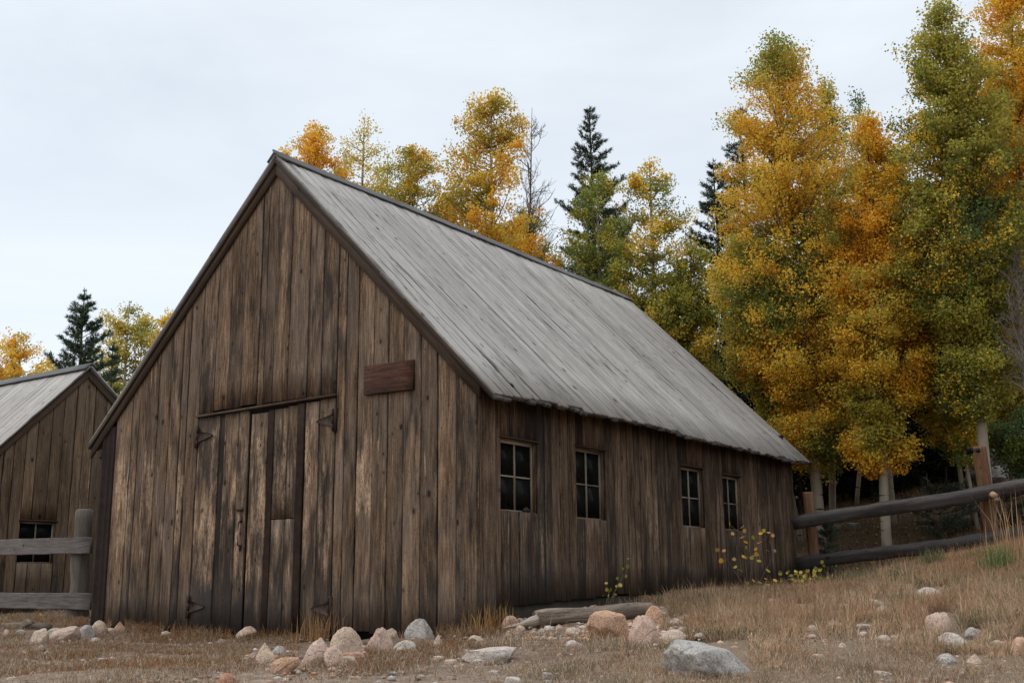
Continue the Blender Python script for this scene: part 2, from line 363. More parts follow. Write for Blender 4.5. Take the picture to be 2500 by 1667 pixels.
def rock_mat():
    m = NT('granite'); oi = m.n('ShaderNodeObjectInfo'); base = oi.outputs['Color']; rd = oi.outputs['Random']
    p = m.n('ShaderNodeTexCoord').outputs['Object']; p = m.vadd(p, m.n('ShaderNodeCombineXYZ', {0:m.math('MULTIPLY', rd, 60.), 1:0., 2:0.}).outputs[0])
    a = m.noise(p, 7., 5., .65); b = m.noise(p, 70., 3., .7); c = m.noise(p, 2.6, 3.)
    v = m.n('ShaderNodeTexVoronoi', {'Vector':p, 'Scale':120.}).outputs['Color']
    col = m.mix(m.rng(a, .3, .72), m.mix(.4, base, (.10,.075,.06)), base)
    col = m.mix(m.math('MULTIPLY', m.rng(c, .48, .66), .45), col, m.mix(.5, base, (.45,.385,.325)))
    sp = m.sep(v)[0]
    col = m.mix(m.math('MULTIPLY', m.math('LESS_THAN', sp, .2), .5), col, (.055,.048,.045))
    col = m.mix(m.math('MULTIPLY', m.math('GREATER_THAN', sp, .8), .4), col, (.52,.45,.385))
    col = m.mix(m.math('MULTIPLY', m.rng(b, .55, .75), .35), col, m.mix(.6, base, (.04,.035,.03)))
    crk = m.n('ShaderNodeTexVoronoi', {'Vector':m.vadd(m.vmul(p, (2.8,2.8,2.8)), m.n('ShaderNodeCombineXYZ', {0:a, 1:c, 2:a}).outputs[0]), 'Scale':1.}, feature='DISTANCE_TO_EDGE').outputs['Distance']
    cm = m.rng(crk, .0, .018, 1., 0.); col = m.mix(m.math('MULTIPLY', cm, .45), col, (.05,.042,.036))
    lich = m.noise(p, 16., 4., .7); col = m.mix(m.math('MULTIPLY', m.rng(lich, .66, .7), .4), col, (.12,.12,.1))
    m.bsdf(col, .85, m.bump(m.math('SUBTRACT', m.math('ADD', a, m.math('MULTIPLY', b, .35)), m.math('MULTIPLY', cm, .3)), .6, .02), .25); return m.m
M_ROCK = rock_mat()

def ground_mat():
    m = NT('dirt_and_dead_grass'); p = m.n('ShaderNodeNewGeometry').outputs['Position']; k = m.sep(m.attr('gm'))   # gm: sand, litter, straw
    a = m.noise(p, 1.3, 6., .6, .4); b = m.noise(p, 9., 6., .65, .5); c = m.noise(p, 55., 4., .7); d = m.noise(m.vmul(p, (30,70,30)), 1., 4., .7, 1.5)
    dirt = m.ramp(m.rng(m.math('ADD', m.math('MULTIPLY', b, .6), m.math('MULTIPLY', c, .4)), .38, .63), [(0, (.048,.030,.021)), (.5, (.148,.098,.069)), (1, (.27,.19,.14))])
    sand = m.ramp(m.rng(m.math('ADD', m.math('MULTIPLY', b, .55), m.math('MULTIPLY', c, .45)), .37, .64), [(0, (.075,.051,.036)), (.5, (.205,.149,.108)), (1, (.34,.26,.195))])
    col = m.mix(m.rng(m.math('ADD', a, m.math('MULTIPLY', k[0], .5)), .55, .85), dirt, sand)
    th = m.ramp(m.rng(d, .35, .65), [(0, (.075,.05,.034)), (.55, (.2,.14,.09)), (1, (.36,.27,.18))])
    col = m.mix(m.math('MULTIPLY', m.rng(m.math('ADD', m.noise(p, 4., 4., .6), m.math('MULTIPLY', k[2], .5)), .5, .75), .75), col, th)
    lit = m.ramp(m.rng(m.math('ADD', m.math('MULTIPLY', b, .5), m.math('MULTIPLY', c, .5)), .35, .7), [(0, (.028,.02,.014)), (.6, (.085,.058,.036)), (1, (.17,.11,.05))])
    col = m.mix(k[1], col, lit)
    v = m.n('ShaderNodeTexVoronoi', {'Vector':p, 'Scale':34.}); vc = m.sep(v.outputs['Color'])
    gm_ = m.math('MULTIPLY', m.math('LESS_THAN', vc[0], .22), m.rng(v.outputs['Distance'], .22, .34, 1., 0.))
    gm_ = m.math('MULTIPLY', gm_, m.math('SUBTRACT', 1., k[1]))
    col = m.mix(m.math('MULTIPLY', gm_, .7), col, m.mix(vc[1], (.25,.19,.15), (.42,.36,.32)))
    h = m.math('ADD', m.math('ADD', m.math('MULTIPLY', b, .5), m.math('MULTIPLY', c, .35)), m.math('MULTIPLY', gm_, .25))
    m.bsdf(col, .95, m.bump(h, .8, .035), .1); return m.m
M_GROUND = ground_mat()

# ------------------------------------------------------------------ the ground
def build_ground():
    def axis(lo, n0, n1, hi, st):
        near = np.arange(n0, n1+1e-6, st); out = []; x = n1; d = st
        while x < hi: d *= 1.16; x += d; out.append(x)
        left = []; x = n0; d = st
        while x > lo: d *= 1.16; x -= d; left.append(x)
        return np.r_[left[::-1], near, out]
    xs = axis(-900, -15, 11.5, 900, .11); ys = axis(-500, -9.5, 15, 1200, .11)
    X, Y = np.meshgrid(xs, ys); Z = terrain(X, Y)
    bump = (fbm(X*1.1, Y*1.1, 3., 4)-.5)*.10 + (fbm(X*5, Y*5, 8., 3)-.5)*.05
    flat = np.clip(np.maximum.reduce([-7.45-X, X-.15, -Y-.15, Y-10.3])/.5, 0, 1)
    Z = Z + bump*flat - .05*(1-flat)
    d = np.stack([X, Y, Z], -1)-CAM; dz = d @ FW; ok = dz > 1
    px = np.where(ok, 1250+F*(d @ RT)/np.where(ok, dz, 1), -9999); py = np.where(ok, 833.5-F*(d @ UP)/np.where(ok, dz, 1), 0)
    sand = ss(1590, 1660, py)*ss(-200, 300, px)*ss(1750, 1400, px)*ok + .5*ss(1560,1620,py)*ss(900,200,px)
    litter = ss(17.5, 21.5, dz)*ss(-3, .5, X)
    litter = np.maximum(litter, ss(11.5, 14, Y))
    straw = ss(1450, 1700, px)*ok*(1-litter)
    nx, ny = len(xs), len(ys)
    idx = np.arange(nx*ny).reshape(ny, nx)
    q = np.stack([idx[:-1,:-1], idx[:-1,1:], idx[1:,1:], idx[1:,:-1]], -1).reshape(-1, 4)
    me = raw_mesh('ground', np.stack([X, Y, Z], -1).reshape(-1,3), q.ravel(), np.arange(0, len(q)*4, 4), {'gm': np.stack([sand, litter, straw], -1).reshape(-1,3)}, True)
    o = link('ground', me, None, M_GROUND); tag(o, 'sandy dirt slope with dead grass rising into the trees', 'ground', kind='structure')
build_ground()

def build_mountain():
    # a far rocky shoulder beyond the left edge of the trees
    P = dep(-190, 1150, 900.)
    xs = np.linspace(-1, 1, 60); X, Y = np.meshgrid(xs, xs)
    r = np.sqrt(X*X+Y*Y); top = dep(-260, 700, 900.)[2]
    H = np.clip(1-r*.95, 0, 1)**.9*(top+30)*(.72+.56*fbm(X*3+9, Y*3+4, 1., 5)) - 30
    V = np.stack([P[0]+X*230, P[1]+Y*230, H], -1).reshape(-1,3)
    idx = np.arange(3600).reshape(60,60); q = np.stack([idx[:-1,:-1], idx[:-1,1:], idx[1:,1:], idx[1:,:-1]], -1).reshape(-1,4)
    me = raw_mesh('mountain', V, q.ravel(), np.arange(0, len(q)*4, 4))
    tag(link('mountain', me, None, simple('far_rock', (.19,.185,.2), .95, .35, .03)), 'bare grey rocky mountain shoulder far behind the left trees', 'mountain', kind='structure')
build_mountain()

# ------------------------------------------------------------------ the barn
XL, LEN, HW, APX, APZ = -7.36, 10.21, 2.9, -3.605, 6.62      # left wall, length, wall height, ridge line under the roof
SR = (APZ-HW-.12)/(-APX); SLf = (APZ-HW-.12)/(APX-XL)
def roof_under(x): return APZ - (x-APX)*SR if x >= APX else APZ - (APX-x)*SLf
barn = thing('wooden_barn', (APX, LEN/2, 0), 'large weathered brown barn of vertical boards with a steep grey plank roof', 'barn')
X_, Y_, Z_ = np.eye(3)

def front_wear(V, r):
    x, z = V[:,0], V[:,2]
    k = (np.sin(r*91.7)*.5+.5)
    door = ss(-5.3,-5.0,x)*ss(-2.2,-2.5,x)*ss(2.98,2.7,z)
    bl = door*(.25+.75*k*k)*ss(.1,.7,z)*ss(2.95,2.45,z)
    bl = np.maximum(bl, (.1+.75*k*k)*ss(.6,1.2,z)*ss(3.1,2.1,z)*ss(-5.0,-5.4,x))
    bl = np.maximum(bl, (.75*k**3)*ss(1.2,1.6,z)*ss(2.9,2.2,z)*ss(-2.4,-2.1,x))
    bl = np.maximum(bl, .26*k*ss(3.0,3.3,z))
    dp = ss(.75,-.05,z)*(.65+.35*k)
    st = .45*door + .6*door*ss(2.5,2.95,z) + .22*ss(3.35,3.02,z)*ss(-5.3,-5.0,x)*ss(-2.2,-2.5,x)*ss(2.98,3.0,z) + .25*k*ss(2.2,.2,z) + .5*ss(.45,.9,math.sin(r*311.)*.5+.5)*(.5+.5*np.sin(z*1.3+r*40))
    return np.c_[bl, dp, np.clip(st,0,1)]
def side_wear(V, r):
    z = V[:,2]; k = (np.sin(r*57.3)*.5+.5)
    return np.c_[.62*k*ss(.3,.8,z)*ss(2.5,1.7,z), ss(.95,.35,z)*(.6+.4*k), .3*k*ss(1.7,2.6,z)+.18*k+.45*ss(.5,.9,math.sin(r*311.)*.5+.5)]

def kr(k, i=0): return ((math.asin(2*k-1)+2*math.pi*(1+i % 9))/91.7) % 1.0
def wall_boards(mb, edges, zlo, ztop, wf, y0=0., jit=.004, gap=.021, ks=None):
    for i, (a, b) in enumerate(zip(edges[:-1], edges[1:])):
        g0, g1 = random.uniform(.1,1)**1.5*gap, random.uniform(.1,1)**1.5*gap
        xa, xb = a+g0*.5, b-g1*.5; zl = zlo(a) + random.uniform(-.02,.02)
        la, lb = ztop(xa)-zl, ztop(xb)-zl
        if xa < APX < xb and ztop is roof_under:      # the board under the apex
            la = lb = min(la, lb)
        mb.board((xa, -y0-random.uniform(0,.006), zl), X_, Z_, -Y_, xb-xa, la, .026, lb, jit=jit, wf=wf, cup=random.uniform(-.003,.004), rnd=None if ks is None else kr(ks[i], i))

# front wall: backing, full height boards, boards over the doors, ledge
mb = MB()
left_e = [-7.07,-6.68,-6.5,-6.33,-6.06,-5.78,-5.52,-5.36,-5.1]
right_e = [-2.31,-2.15,-1.93,-1.65,-1.4,-1.13,-.85,-.58,-.29,.03]
gab_e = [-5.1,-4.78,-4.48,-4.2,-3.87,-3.74,-3.55,-3.25,-2.88,-2.6,-2.31]
base = lambda x: -.14 if -5.3 < x < -2 else -.06
wall_boards(mb, left_e, base, roof_under, front_wear, ks=[.8,.93,.45,.9,.6,.3,.85,.3])
wall_boards(mb, right_e, base, roof_under, front_wear, ks=[.5,.2,.97,.75,.6,.3,.7,.2,.4])
ledge_z = lambda x: 2.965 + (x+5.1)/2.79*.035
wall_boards(mb, gab_e, lambda x: ledge_z(x)+.03, roof_under, front_wear)
mb.build('front_wall', W_FRONT, barn)
bk = MB()
V = [(XL+.03,.045,-.2),(-.03,.045,-.2),(-.03,.045,roof_under(-.03)-.05),(APX,.045,APZ-.08),(XL+.03,.045,roof_under(XL+.03)-.05)]
V2 = [(a,.085,c) for a,b,c in V]
bk.add(V+V2, [(4,3,2,1,0),(5,6,7,8,9)]+[(i,(i+1)%5,5+(i+1)%5,5+i) for i in range(5)])
bk.box((XL+.04,.1,-.2),(XL+.08,LEN-.05,HW)); bk.box((-.2,.1,-.1),(-.16,LEN-.05,HW)); bk.box((XL+.1,LEN-.09,-.1),(-.1,LEN-.05,HW+.4))
bk.build('shade_backing', M_VOID, barn)  # near-black sheets paint the barn's unlit inside behind gaps and windows
lg = MB(); lg.board((-5.12,-.02,ledge_z(-5.12)-.028), np.array([2.82,0,.035])/np.linalg.norm([2.82,0,.035]), np.array([0,-1.,0]), Z_, 2.82, .05, .03, seg=.03, jit=.002)
lg.build('door_lintel_ledge', W_TRIM, barn)

# the two door leaves
def door_leaf(edges, zt, depths, dark, ks, split=None):
    m1 = MB(); m2 = MB()
    for i, (a, b) in enumerate(zip(edges[:-1], edges[1:])):
        t = m2 if i in dark else m1
        y = depths[i]; zl = -.1+random.uniform(-.02,.02); top = zt(a)+random.uniform(-.008,.008)
        parts = [(zl, top)] if not (split and i in split) else [(zl, 1.39), (1.402, top)]
        for (z0, z1) in parts:
            t.board((a+.004, -y, z0), X_, Z_, -Y_, b-a-.008, z1-z0, .026, jit=.004, wf=front_wear, rnd=kr(ks[i], i+(z0 > 1)*3), cup=random.uniform(-.004,.003))
    return m1, m2
dl, dl2 = door_leaf([-5.095,-4.63,-4.51,-4.22,-3.985], lambda x: 2.93+(x+5.1)*.012, [-.002,-.014,.002,.0], (1,), [1.,.2,.6,.85])
door_l = dl.build('door', W_FRONT, barn); dl2.build('recessed_dark_board', W_TRIM, door_l)
dr, dr2 = door_leaf([-3.95,-3.61,-3.49,-3.22,-3.02,-2.88,-2.62,-2.325], lambda x: 2.885+(x+3.95)*.05, [.004,.0,-.003,.0,.024,.002,-.002], (1,4), [.8,.2,.8,.55,.2,.85,.7], (2,3))
door_r = dr.build('door', W_FRONT, barn); dr2.build('dark_batten', simple('dark_stained_batten', (.028,.0165,.012), .85, .45, 12.), door_r)
def hinge(parent, x, z, d):
    m = MB()
    m.box((x-.028,-.052,z-.16),(x+.028,-.03,z+.16))
    for zz in (-.1,0,.1): m.tube([(x+d*.03,-.055,z+zz-.045),(x+d*.03,-.055,z+zz+.045)], .014, 8)
    q = [(x+d*.04,-.046,z+.085),(x+d*.34,-.046,z+.012),(x+d*.34,-.046,z-.012),(x+d*.04,-.046,z-.085)]
    q2 = [(a,-.03,c) for a,b,c in q]; m.add(q+q2, [(0,1,2,3),(7,6,5,4)]+[(i,(i+1)%4,4+(i+1)%4,4+i) for i in range(4)])
    m.build('hinge', M_IRON, parent)
hinge(door_l, -5.11, 2.655, 1); hinge(door_l, -5.11, .235, 1); hinge(door_r, -2.315, 2.655, -1); hinge(door_r, -2.315, .22, -1)
h1 = on(586,1270,1,-.05); h2 = on(586,1335,1,-.05)
m = MB(); pts = [(h1[0],-.03,h1[2]),(h1[0],-.075,h1[2]-.03),(h1[0]-.004,-.08,(h1[2]+h2[2])/2),(h1[0],-.075,h2[2]+.03),(h2[0],-.03,h2[2])]
m.tube(pts, .011, 8); m.box((h1[0]-.018,-.036,h1[2]-.03),(h1[0]+.018,-.028,h1[2]+.05)); m.box((h1[0]-.018,-.036,h2[2]-.05),(h1[0]+.018,-.028,h2[2]+.03))
m.build('handle', M_IRON, door_l)
m = MB(); hp = on(585,1243,1,-.04); m.box((hp[0]-.07,-.05,hp[2]-.02),(hp[0]+.07,-.026,hp[2]+.02), 0); m.build('latch_block', W_TRIM, door_l)

# corner flashing on the left, corner board on the right
m = MB(); prof = [(-7.37,.02),(-7.37,-.045),(-7.33,-.055),(-7.3,-.04),(-7.2,-.04),(-7.185,-.05),(-7.17,-.04),(-7.075,-.04),(-7.065,-.052),(-7.055,-.03),(-7.055,-.0)]
n = len(prof); V = [(a,b,-.05) for a,b in prof]+[(a+.0,b,2.86 if a < -7.2 else 2.98) for a,b in prof]
m.add(V, [(i,i+1,n+i+1,n+i) for i in range(n-1)]); m.box((-7.375,.02,-.05),(-7.365,.3,2.82)); m.build('corner_flashing', M_RUSTTRIM, barn)
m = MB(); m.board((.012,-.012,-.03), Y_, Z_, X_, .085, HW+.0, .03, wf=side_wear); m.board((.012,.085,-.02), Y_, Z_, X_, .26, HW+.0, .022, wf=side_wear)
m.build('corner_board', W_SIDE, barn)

# side wall with four window openings
wins = [(.465,1.27,1.385,2.285),(2.21,2.99,1.36,2.335),(5.39,6.18,1.36,2.325),(6.94,7.69,1.36,2.295)]
zbot = lambda y: .22 + .12*min(1, y/3.) + .05*min(1, max(0, (y-3)/3.))
edges = [.36]
stops = [wins[0][0]] + [e for q in wins for e in q[:2]] + [LEN]
stops = sorted(set(stops))
for s0 in stops:
    while s0 - edges[-1] > .34: edges.append(edges[-1]+random.uniform(.15,.27))
    if s0 - edges[-1] > .07: edges.append(s0)
    else: edges[-1] = s0
mb = MB()
for a, b in zip(edges[:-1], edges[1:]):
    mid = (a+b)/2; hole = [q for q in wins if q[0]-.01 < mid < q[1]+.01]
    spans = [(zbot(mid)+random.uniform(-.012,.012), HW+.08)] if not hole else [(zbot(mid)+random.uniform(-.012,.012), hole[0][2]), (hole[0][3], HW+.08)]
    rr = random.random()
    for z0, z1 in spans:
        mb.board((random.uniform(-.004,.006), a+random.uniform(.0005,.004), z0), Y_, Z_, X_, b-a-random.uniform(.002,.007), z1-z0, .024, jit=.003, wf=side_wear, rnd=rr, cup=random.uniform(-.003,.004))
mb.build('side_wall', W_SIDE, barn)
mb = MB()
y = .1
while y < LEN: 
    mb.board((XL+.0, y, -.1), Y_, Z_, -X_, min(.24, LEN-y), HW+.1, .024, wf=side_wear); y += .245
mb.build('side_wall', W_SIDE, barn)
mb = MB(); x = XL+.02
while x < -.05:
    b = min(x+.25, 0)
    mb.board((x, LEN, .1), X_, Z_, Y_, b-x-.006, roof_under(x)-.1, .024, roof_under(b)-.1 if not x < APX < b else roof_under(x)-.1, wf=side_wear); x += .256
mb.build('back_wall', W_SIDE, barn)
m = MB()
for a, b in ((.3,3.0),(3.0,4.2),(4.2,7.2),(7.2,LEN)): m.box((-.06,a+.004,-.1),(-.008+random.uniform(-.01,.006),b-.004,.33+.05*(a>3)), 1)
m.box((-.07,-.0,-.12),(-.012,.3,.2)); m.build('foundation', M_FOUND, barn)

def barn_window(q, parent, xo=0.0, ax='y', sgn=1, tall=True):
    y0, y1, z0, z1 = q
    fr = MB(); cs_ = MB()
    def bx(a0, a1, zz0, zz1, d0, d1, t=fr, al=2):
        if ax == 'y': t.box((min(xo+sgn*d0, xo+sgn*d1), a0, zz0), (max(xo+sgn*d0, xo+sgn*d1), a1, zz1), al)
    f = .038; A, B = -.085, -.045
    for (a0, a1, c0, c1) in ((y0-.004, y0+.011, z0, z1), (y1-.011, y1+.004, z0, z1)): bx(a0, a1, c0, c1, -.14, -.003, t=cs_)
    bx(y0+.011, y1-.011, z1-.011, z1+.003, -.14, -.003, t=cs_, al=1); bx(y0+.011, y1-.011, z0-.003, z0+.009, -.14, -.003, t=cs_, al=1)
    bx(y0+.011, y0+f, z0+.009, z1-.011, A, B); bx(y1-f, y1-.011, z0+.009, z1-.011, A, B)
    bx(y0+f, y1-f, z1-f-.012, z1-.011, A, B, al=1); bx(y0+f, y1-f, z0+.009, z0+f-.012, A, B, al=1)
    ym, zm = (y0+y1)/2, z0+(z1-z0)*.49
    bx(ym-.013, ym+.013, z0+f-.012, z1-f-.012, A+.004, B-.006); bx(y0+f, ym-.013, zm-.01, zm+.01, A+.004, B-.008, al=1); bx(ym+.013, y1-f, zm-.01, zm+.01, A+.004, B-.008, al=1)
    o = fr.build('window', W_SASH, parent); cs_.build('casing', W_SIDE, o)
    g = MB(); 
    for (a, b) in ((y0+f, ym-.013), (ym+.013, y1-f)):
        for (c, d) in ((z0+f-.012, zm-.01), (zm+.01, z1-f-.012)):
            if ax == 'y': g.box((min(xo-sgn*.07, xo-sgn*.066), a, c), (max(xo-sgn*.07, xo-sgn*.066), b, d))
    g.build('pane', M_GLASS, o)
    h = MB(); 
    if ax == 'y':
        h.box((min(xo-sgn*.06, xo+sgn*.04), y0-.03, z1), (max(xo-sgn*.06, xo+sgn*.04), y1+.045, z1+.022), 1)
    h.build('drip_ledge', W_TRIM, o)
    return o
for q in wins:
    o = barn_window(q, barn, .0)
# a lump of debris on the first sill
m = MB(); m.tube([(-.036,1.02,1.41),(-.034,1.09,1.43),(-.036,1.17,1.41)], [.02,.032,.018], 7, rough=.4); m.build('sill_debris', M_FOUND, barn)

# roof: two layers of boards on each slope
def eave_wave(y): return .05*math.exp(-((y-.2)/.55)**2)*-1 + .022*math.sin(y*.55+.4) + .012*math.sin(y*1.9)
def slope_boards(mb, side, top_lift, yoff, length_extra, t, cup, rr=(.17,.235)):
    xe = .33 if side > 0 else XL-.33
    P0 = np.array([APX, 0, APZ+top_lift]); sl = SR if side > 0 else SLf
    y = -.09+yoff
    while y < LEN+.08:
        wd = random.uniform(*rr); wd = min(wd, LEN+.1-y)
        if wd < .05: break
        ym = y+wd/2; ev = eave_wave(ym)+random.uniform(-.012,.012)
        E = np.array([xe, 0, APZ+top_lift-abs(xe-APX)*sl+ev*.9])
        d = E-P0; L = np.linalg.norm(d); V = d/L; U = Y_; N = np.cross(U, V) if side > 0 else np.cross(V, U)
        if N[2] < 0: N = -N
        L2 = L+length_extra+random.uniform(-.04,.04)
        mb.board(P0+np.array([0,y+.002,0]), U, V, N, wd-random.choice((.003,.004,.006,.009,.015)), L2, t, L2+random.uniform(-.012,.012), seg=.8, jit=.003, cup=cup*random.uniform(-.4,1.5), bow=random.uniform(-.008,.008), skew=random.uniform(-.004,.004), bev=.004, edge=.5, wf=lambda V_, r: np.c_[np.full(len(V_), .2*(math.sin(r*80)*.5+.5)), np.zeros(len(V_)), np.full(len(V_), .15)])
        y += wd
for sd_ in (1, -1):
    lo = MB(); slope_boards(lo, sd_, -.012, .0, -.035, .042, 0., (.14,.25)); ro = lo.build('roof_deck', W_CAP, barn)
    up = MB(); slope_boards(up, sd_, .046, .0, 0., .032, -.009); up.build('roof', W_ROOF, barn)
# rake boards under the roof edge, on the gable
def rake(side, y0, yt, dz, wd, mat, x_end, nm, z_end_cut=True):
    m = MB(); sl = SR if side > 0 else SLf
    z = lambda x: APZ+dz-abs(x-APX)*sl
    xa, xb = APX+.0006*side, x_end; n = 9; V = []; C = []; ov = random.random()*20; rd = random.random()
    for i in range(n):
        x = xa+(xb-xa)*i/(n-1); j = random.uniform(-.004,.004)
        for (yy, dd) in ((y0,0),(y0-yt,0),(y0-yt,-wd+j),(y0,-wd+j)):
            V.append((x, yy, z(x)+dd)); C.append((-dd+yy+ov, abs(x-xa)*1.39+ov, rd))
    fs = [(i*4+j, i*4+(j+1)%4, (i+1)*4+(j+1)%4, (i+1)*4+j) for i in range(n-1) for j in range(4)] + [(3,2,1,0), tuple((n-1)*4+j for j in range(4))]
    if side < 0: fs = [tuple(reversed(f)) for f in fs]
    m.add(V, fs, C); m.build(nm, mat, barn)
rake(1, -.034, .03, -.006, .235, W_TRIM, .09, 'rake_board'); rake(-1, -.034, .03, -.006, .235, W_TRIM, XL-.28, 'rake_board')
rake(1, -.066, .022, .006, .07, W_TRIM, .3, 'rake_moulding'); rake(-1, -.066, .022, .006, .07, W_TRIM, XL-.3, 'rake_moulding')
m = MB()
m.box((XL-.27,-.03,2.79),(XL-.01,LEN,2.81), 1); m.build('soffit', M_VOID, barn)  # shade under the left eave is put into this near-black colour
# ridge caps
for side in (1, -1):
    m = MB(); sl = SR if side > 0 else SLf
    d = np.array([side, 0, -sl]); d /= np.linalg.norm(d); N = np.array([sl*side, 0, 1.]); N /= np.linalg.norm(N)
    y = -.17 if side > 0 else -.1
    while y < LEN+.1:
        L = min(random.uniform(2.6,3.6), LEN+.12-y)
        if L < .3: break
        O = np.array([APX-.0*side, y, APZ+.083]) + N*(.012+random.uniform(0,.004))
        m.board(O + (d*.0), d, Y_, N, .2, L-.006, .028, seg=.6, jit=.005, bow=random.uniform(-.012,.004)); y += L
    m.build('ridge_cap', W_CAP, barn)

# the blank board hung on the front
sg = thing('wooden_sign', (-1.36,-.05,3.1), 'blank dark red brown board hung high on the barn front right of the doors', 'sign board')
m = MB(); m.board((-1.775,-.036,2.922), Z_, np.array([1,0,-.012]), -Y_, .385, .83, .045, seg=.2, jit=.002, rnd=.37); m.build('board', W_SIGN, sg)
m = MB()
for x in (-1.7,-1.03):
    for z in (2.97,3.25): m = MB(); m.tube([(x,-.078,z),(x,-.086,z)], .008, 8); m.build('nail', M_IRON, sg)

# ------------------------------------------------------------------ the smaller shed on the left
XS = -12.5
ap = on(215,893,0,XS); AY, AZ = ap[1], ap[2]; S1, S2 = 1.0, .80
yl, yr = AY-2.45, AY+2.9
shed = thing('wooden_shed', (XS-3, AY, 0), 'smaller plank shed behind the left board fence, with a low window and grey roof', 'shed')
su = lambda y: AZ-.1-(AY-y)*S1 if y < AY else AZ-.1-(y-AY)*S2
def shed_wear(V, r):
    z = V[:,2]; k = math.sin(r*71)*.5+.5
    return np.c_[.3*k*ss(.8,1.4,z), ss(.9,.1,z)*.8, .25*k+.5*ss(1.0,.3,z)*k]
wa, wb = on(48,1270,0,XS), on(128,1375,0,XS); sw = (wa[1], wb[1], wb[2], wa[2])
wc_, wd_ = on(241,1273,0,XS), on(280,1368,0,XS); sw2 = (wc_[1], wc_[1]+.62, wd_[2], wc_[2])
ed = [yl]
for s0 in sorted([sw[0], sw[1], sw2[0], sw2[1], AY, yr]):
    while s0-ed[-1] > .4: ed.append(ed[-1]+random.uniform(.2,.3))
    if s0-ed[-1] > .1: ed.append(s0)
    else: ed[-1] = s0
mb = MB()
for a, b in zip(ed[:-1], ed[1:]):
    mid = (a+b)/2; hole = [q for q in (sw, sw2) if q[0]-.01 < mid < q[1]+.01]; rr = random.random()
    for z0, z1 in ([(-.05, None)] if not hole else [(-.05, hole[0][2]), (hole[0][3], None)]):
        ta, tb = (su(a)-z0, su(b)-z0) if z1 is None else (z1-z0, z1-z0)
        mb.board((XS+random.uniform(-.008,.004), a+.006, z0), Y_, Z_, X_, b-a-.014, ta, .024, tb, jit=.004, wf=shed_wear, rnd=rr, cup=random.uniform(-.004,.005))
mb.build('gable_wall', W_SHED, shed)
m = MB(); V = [(XS-.16,yl+.02,-.1),(XS-.16,yr-.02,-.1),(XS-.16,yr-.02,su(yr)),(XS-.16,AY,AZ-.15),(XS-.16,yl+.02,su(yl))]; V2 = [(a-.03,b,c) for a,b,c in V]
m.add(V+V2, [(0,1,2,3,4),(9,8,7,6,5)]+[(i,5+i,5+(i+1)%5,(i+1)%5) for i in range(5)]); m.build('shade_backing', M_VOID, shed)  # near-black sheet paints the shed's unlit inside
mb = MB(); x = XS-6
while x < XS-.05: mb.board((x, yl, -.1), X_, Z_, -Y_, min(.24, XS-.01-x), su(yl)+.1, .024, wf=shed_wear); x += .246
mb.build('long_wall', W_SHED, shed)
barn_window(sw, shed, XS, 'y', 1); barn_window(sw2, shed, XS, 'y', 1)
def shed_slope(side, lift, t, rr, mat, nm, ex):
    mb = MB(); sl = S1 if side < 0 else S2; yo = (yl-.25) if side < 0 else (yr+.25)
    P0 = np.array([0, AY, AZ-.07+lift]); E = np.array([0, yo, AZ-.07+lift-abs(yo-AY)*sl]); d = E-P0; L = np.linalg.norm(d); V = d/L; N = np.array([0, side*sl, 1.]); N /= np.linalg.norm(N)
    x = XS-6.2
    while x < XS+ex-.01:
        wd = min(random.uniform(*rr), XS+ex-x); mb.board(P0+np.array([x,0,random.uniform(0,.004)]), X_, V, N, wd-random.uniform(.004,.014), L+random.uniform(-.03,.02), t, seg=.9, jit=.004, cup=random.uniform(-.008,.004)); x += wd
    mb.build(nm, mat, shed)
for sd_ in (-1, 1):
    shed_slope(sd_, 0., .028, (.2,.26), W_CAP, 'roof_deck', .1); shed_slope(sd_, .034, .026, (.17,.26), W_ROOF, 'roof', .13)
    m = MB(); sl = S1 if sd_ < 0 else S2; yo = yl-.25 if sd_ < 0 else yr+.25; d = np.array([0, yo-AY, -abs(yo-AY)*sl]); L = np.linalg.norm(d); d /= L
    P = np.array([XS+.03, AY, AZ-.085]); m.board(P+np.array([0,0,-.17]), Z_, d, X_, .16, L, .03, seg=.5); m.build('rake_board', W_TRIM, shed)
    m = MB(); N = np.array([0, sd_*sl, 1.]); N /= np.linalg.norm(N); dd = np.array([0, sd_, -sl]); dd /= np.linalg.norm(dd)
    m.board(np.array([XS-6.2, AY, AZ+.02])+N*.014, dd, X_, N, .2, 6.35, .026, seg=.7, jit=.004); m.build('ridge_cap', W_CAP, shed)

# floodlight behind the barn's left corner
fl = thing('floodlight', (-7.4,.16,2.62), 'small black lamp fixed at the far left corner of the barn under the eave', 'lamp')
m = MB(); m.tube([(-7.376,.16,2.62),(-7.43,.14,2.62)], .02, 8); m.build('bracket', M_BLACK, fl)
m = MB(); m.tube([(-7.43,.14,2.66),(-7.45,.1,2.6),(-7.46,.06,2.53),(-7.462,.05,2.5)], [.03,.055,.07,.072], 12); m.build('lamp_head', M_BLACK, fl, True)

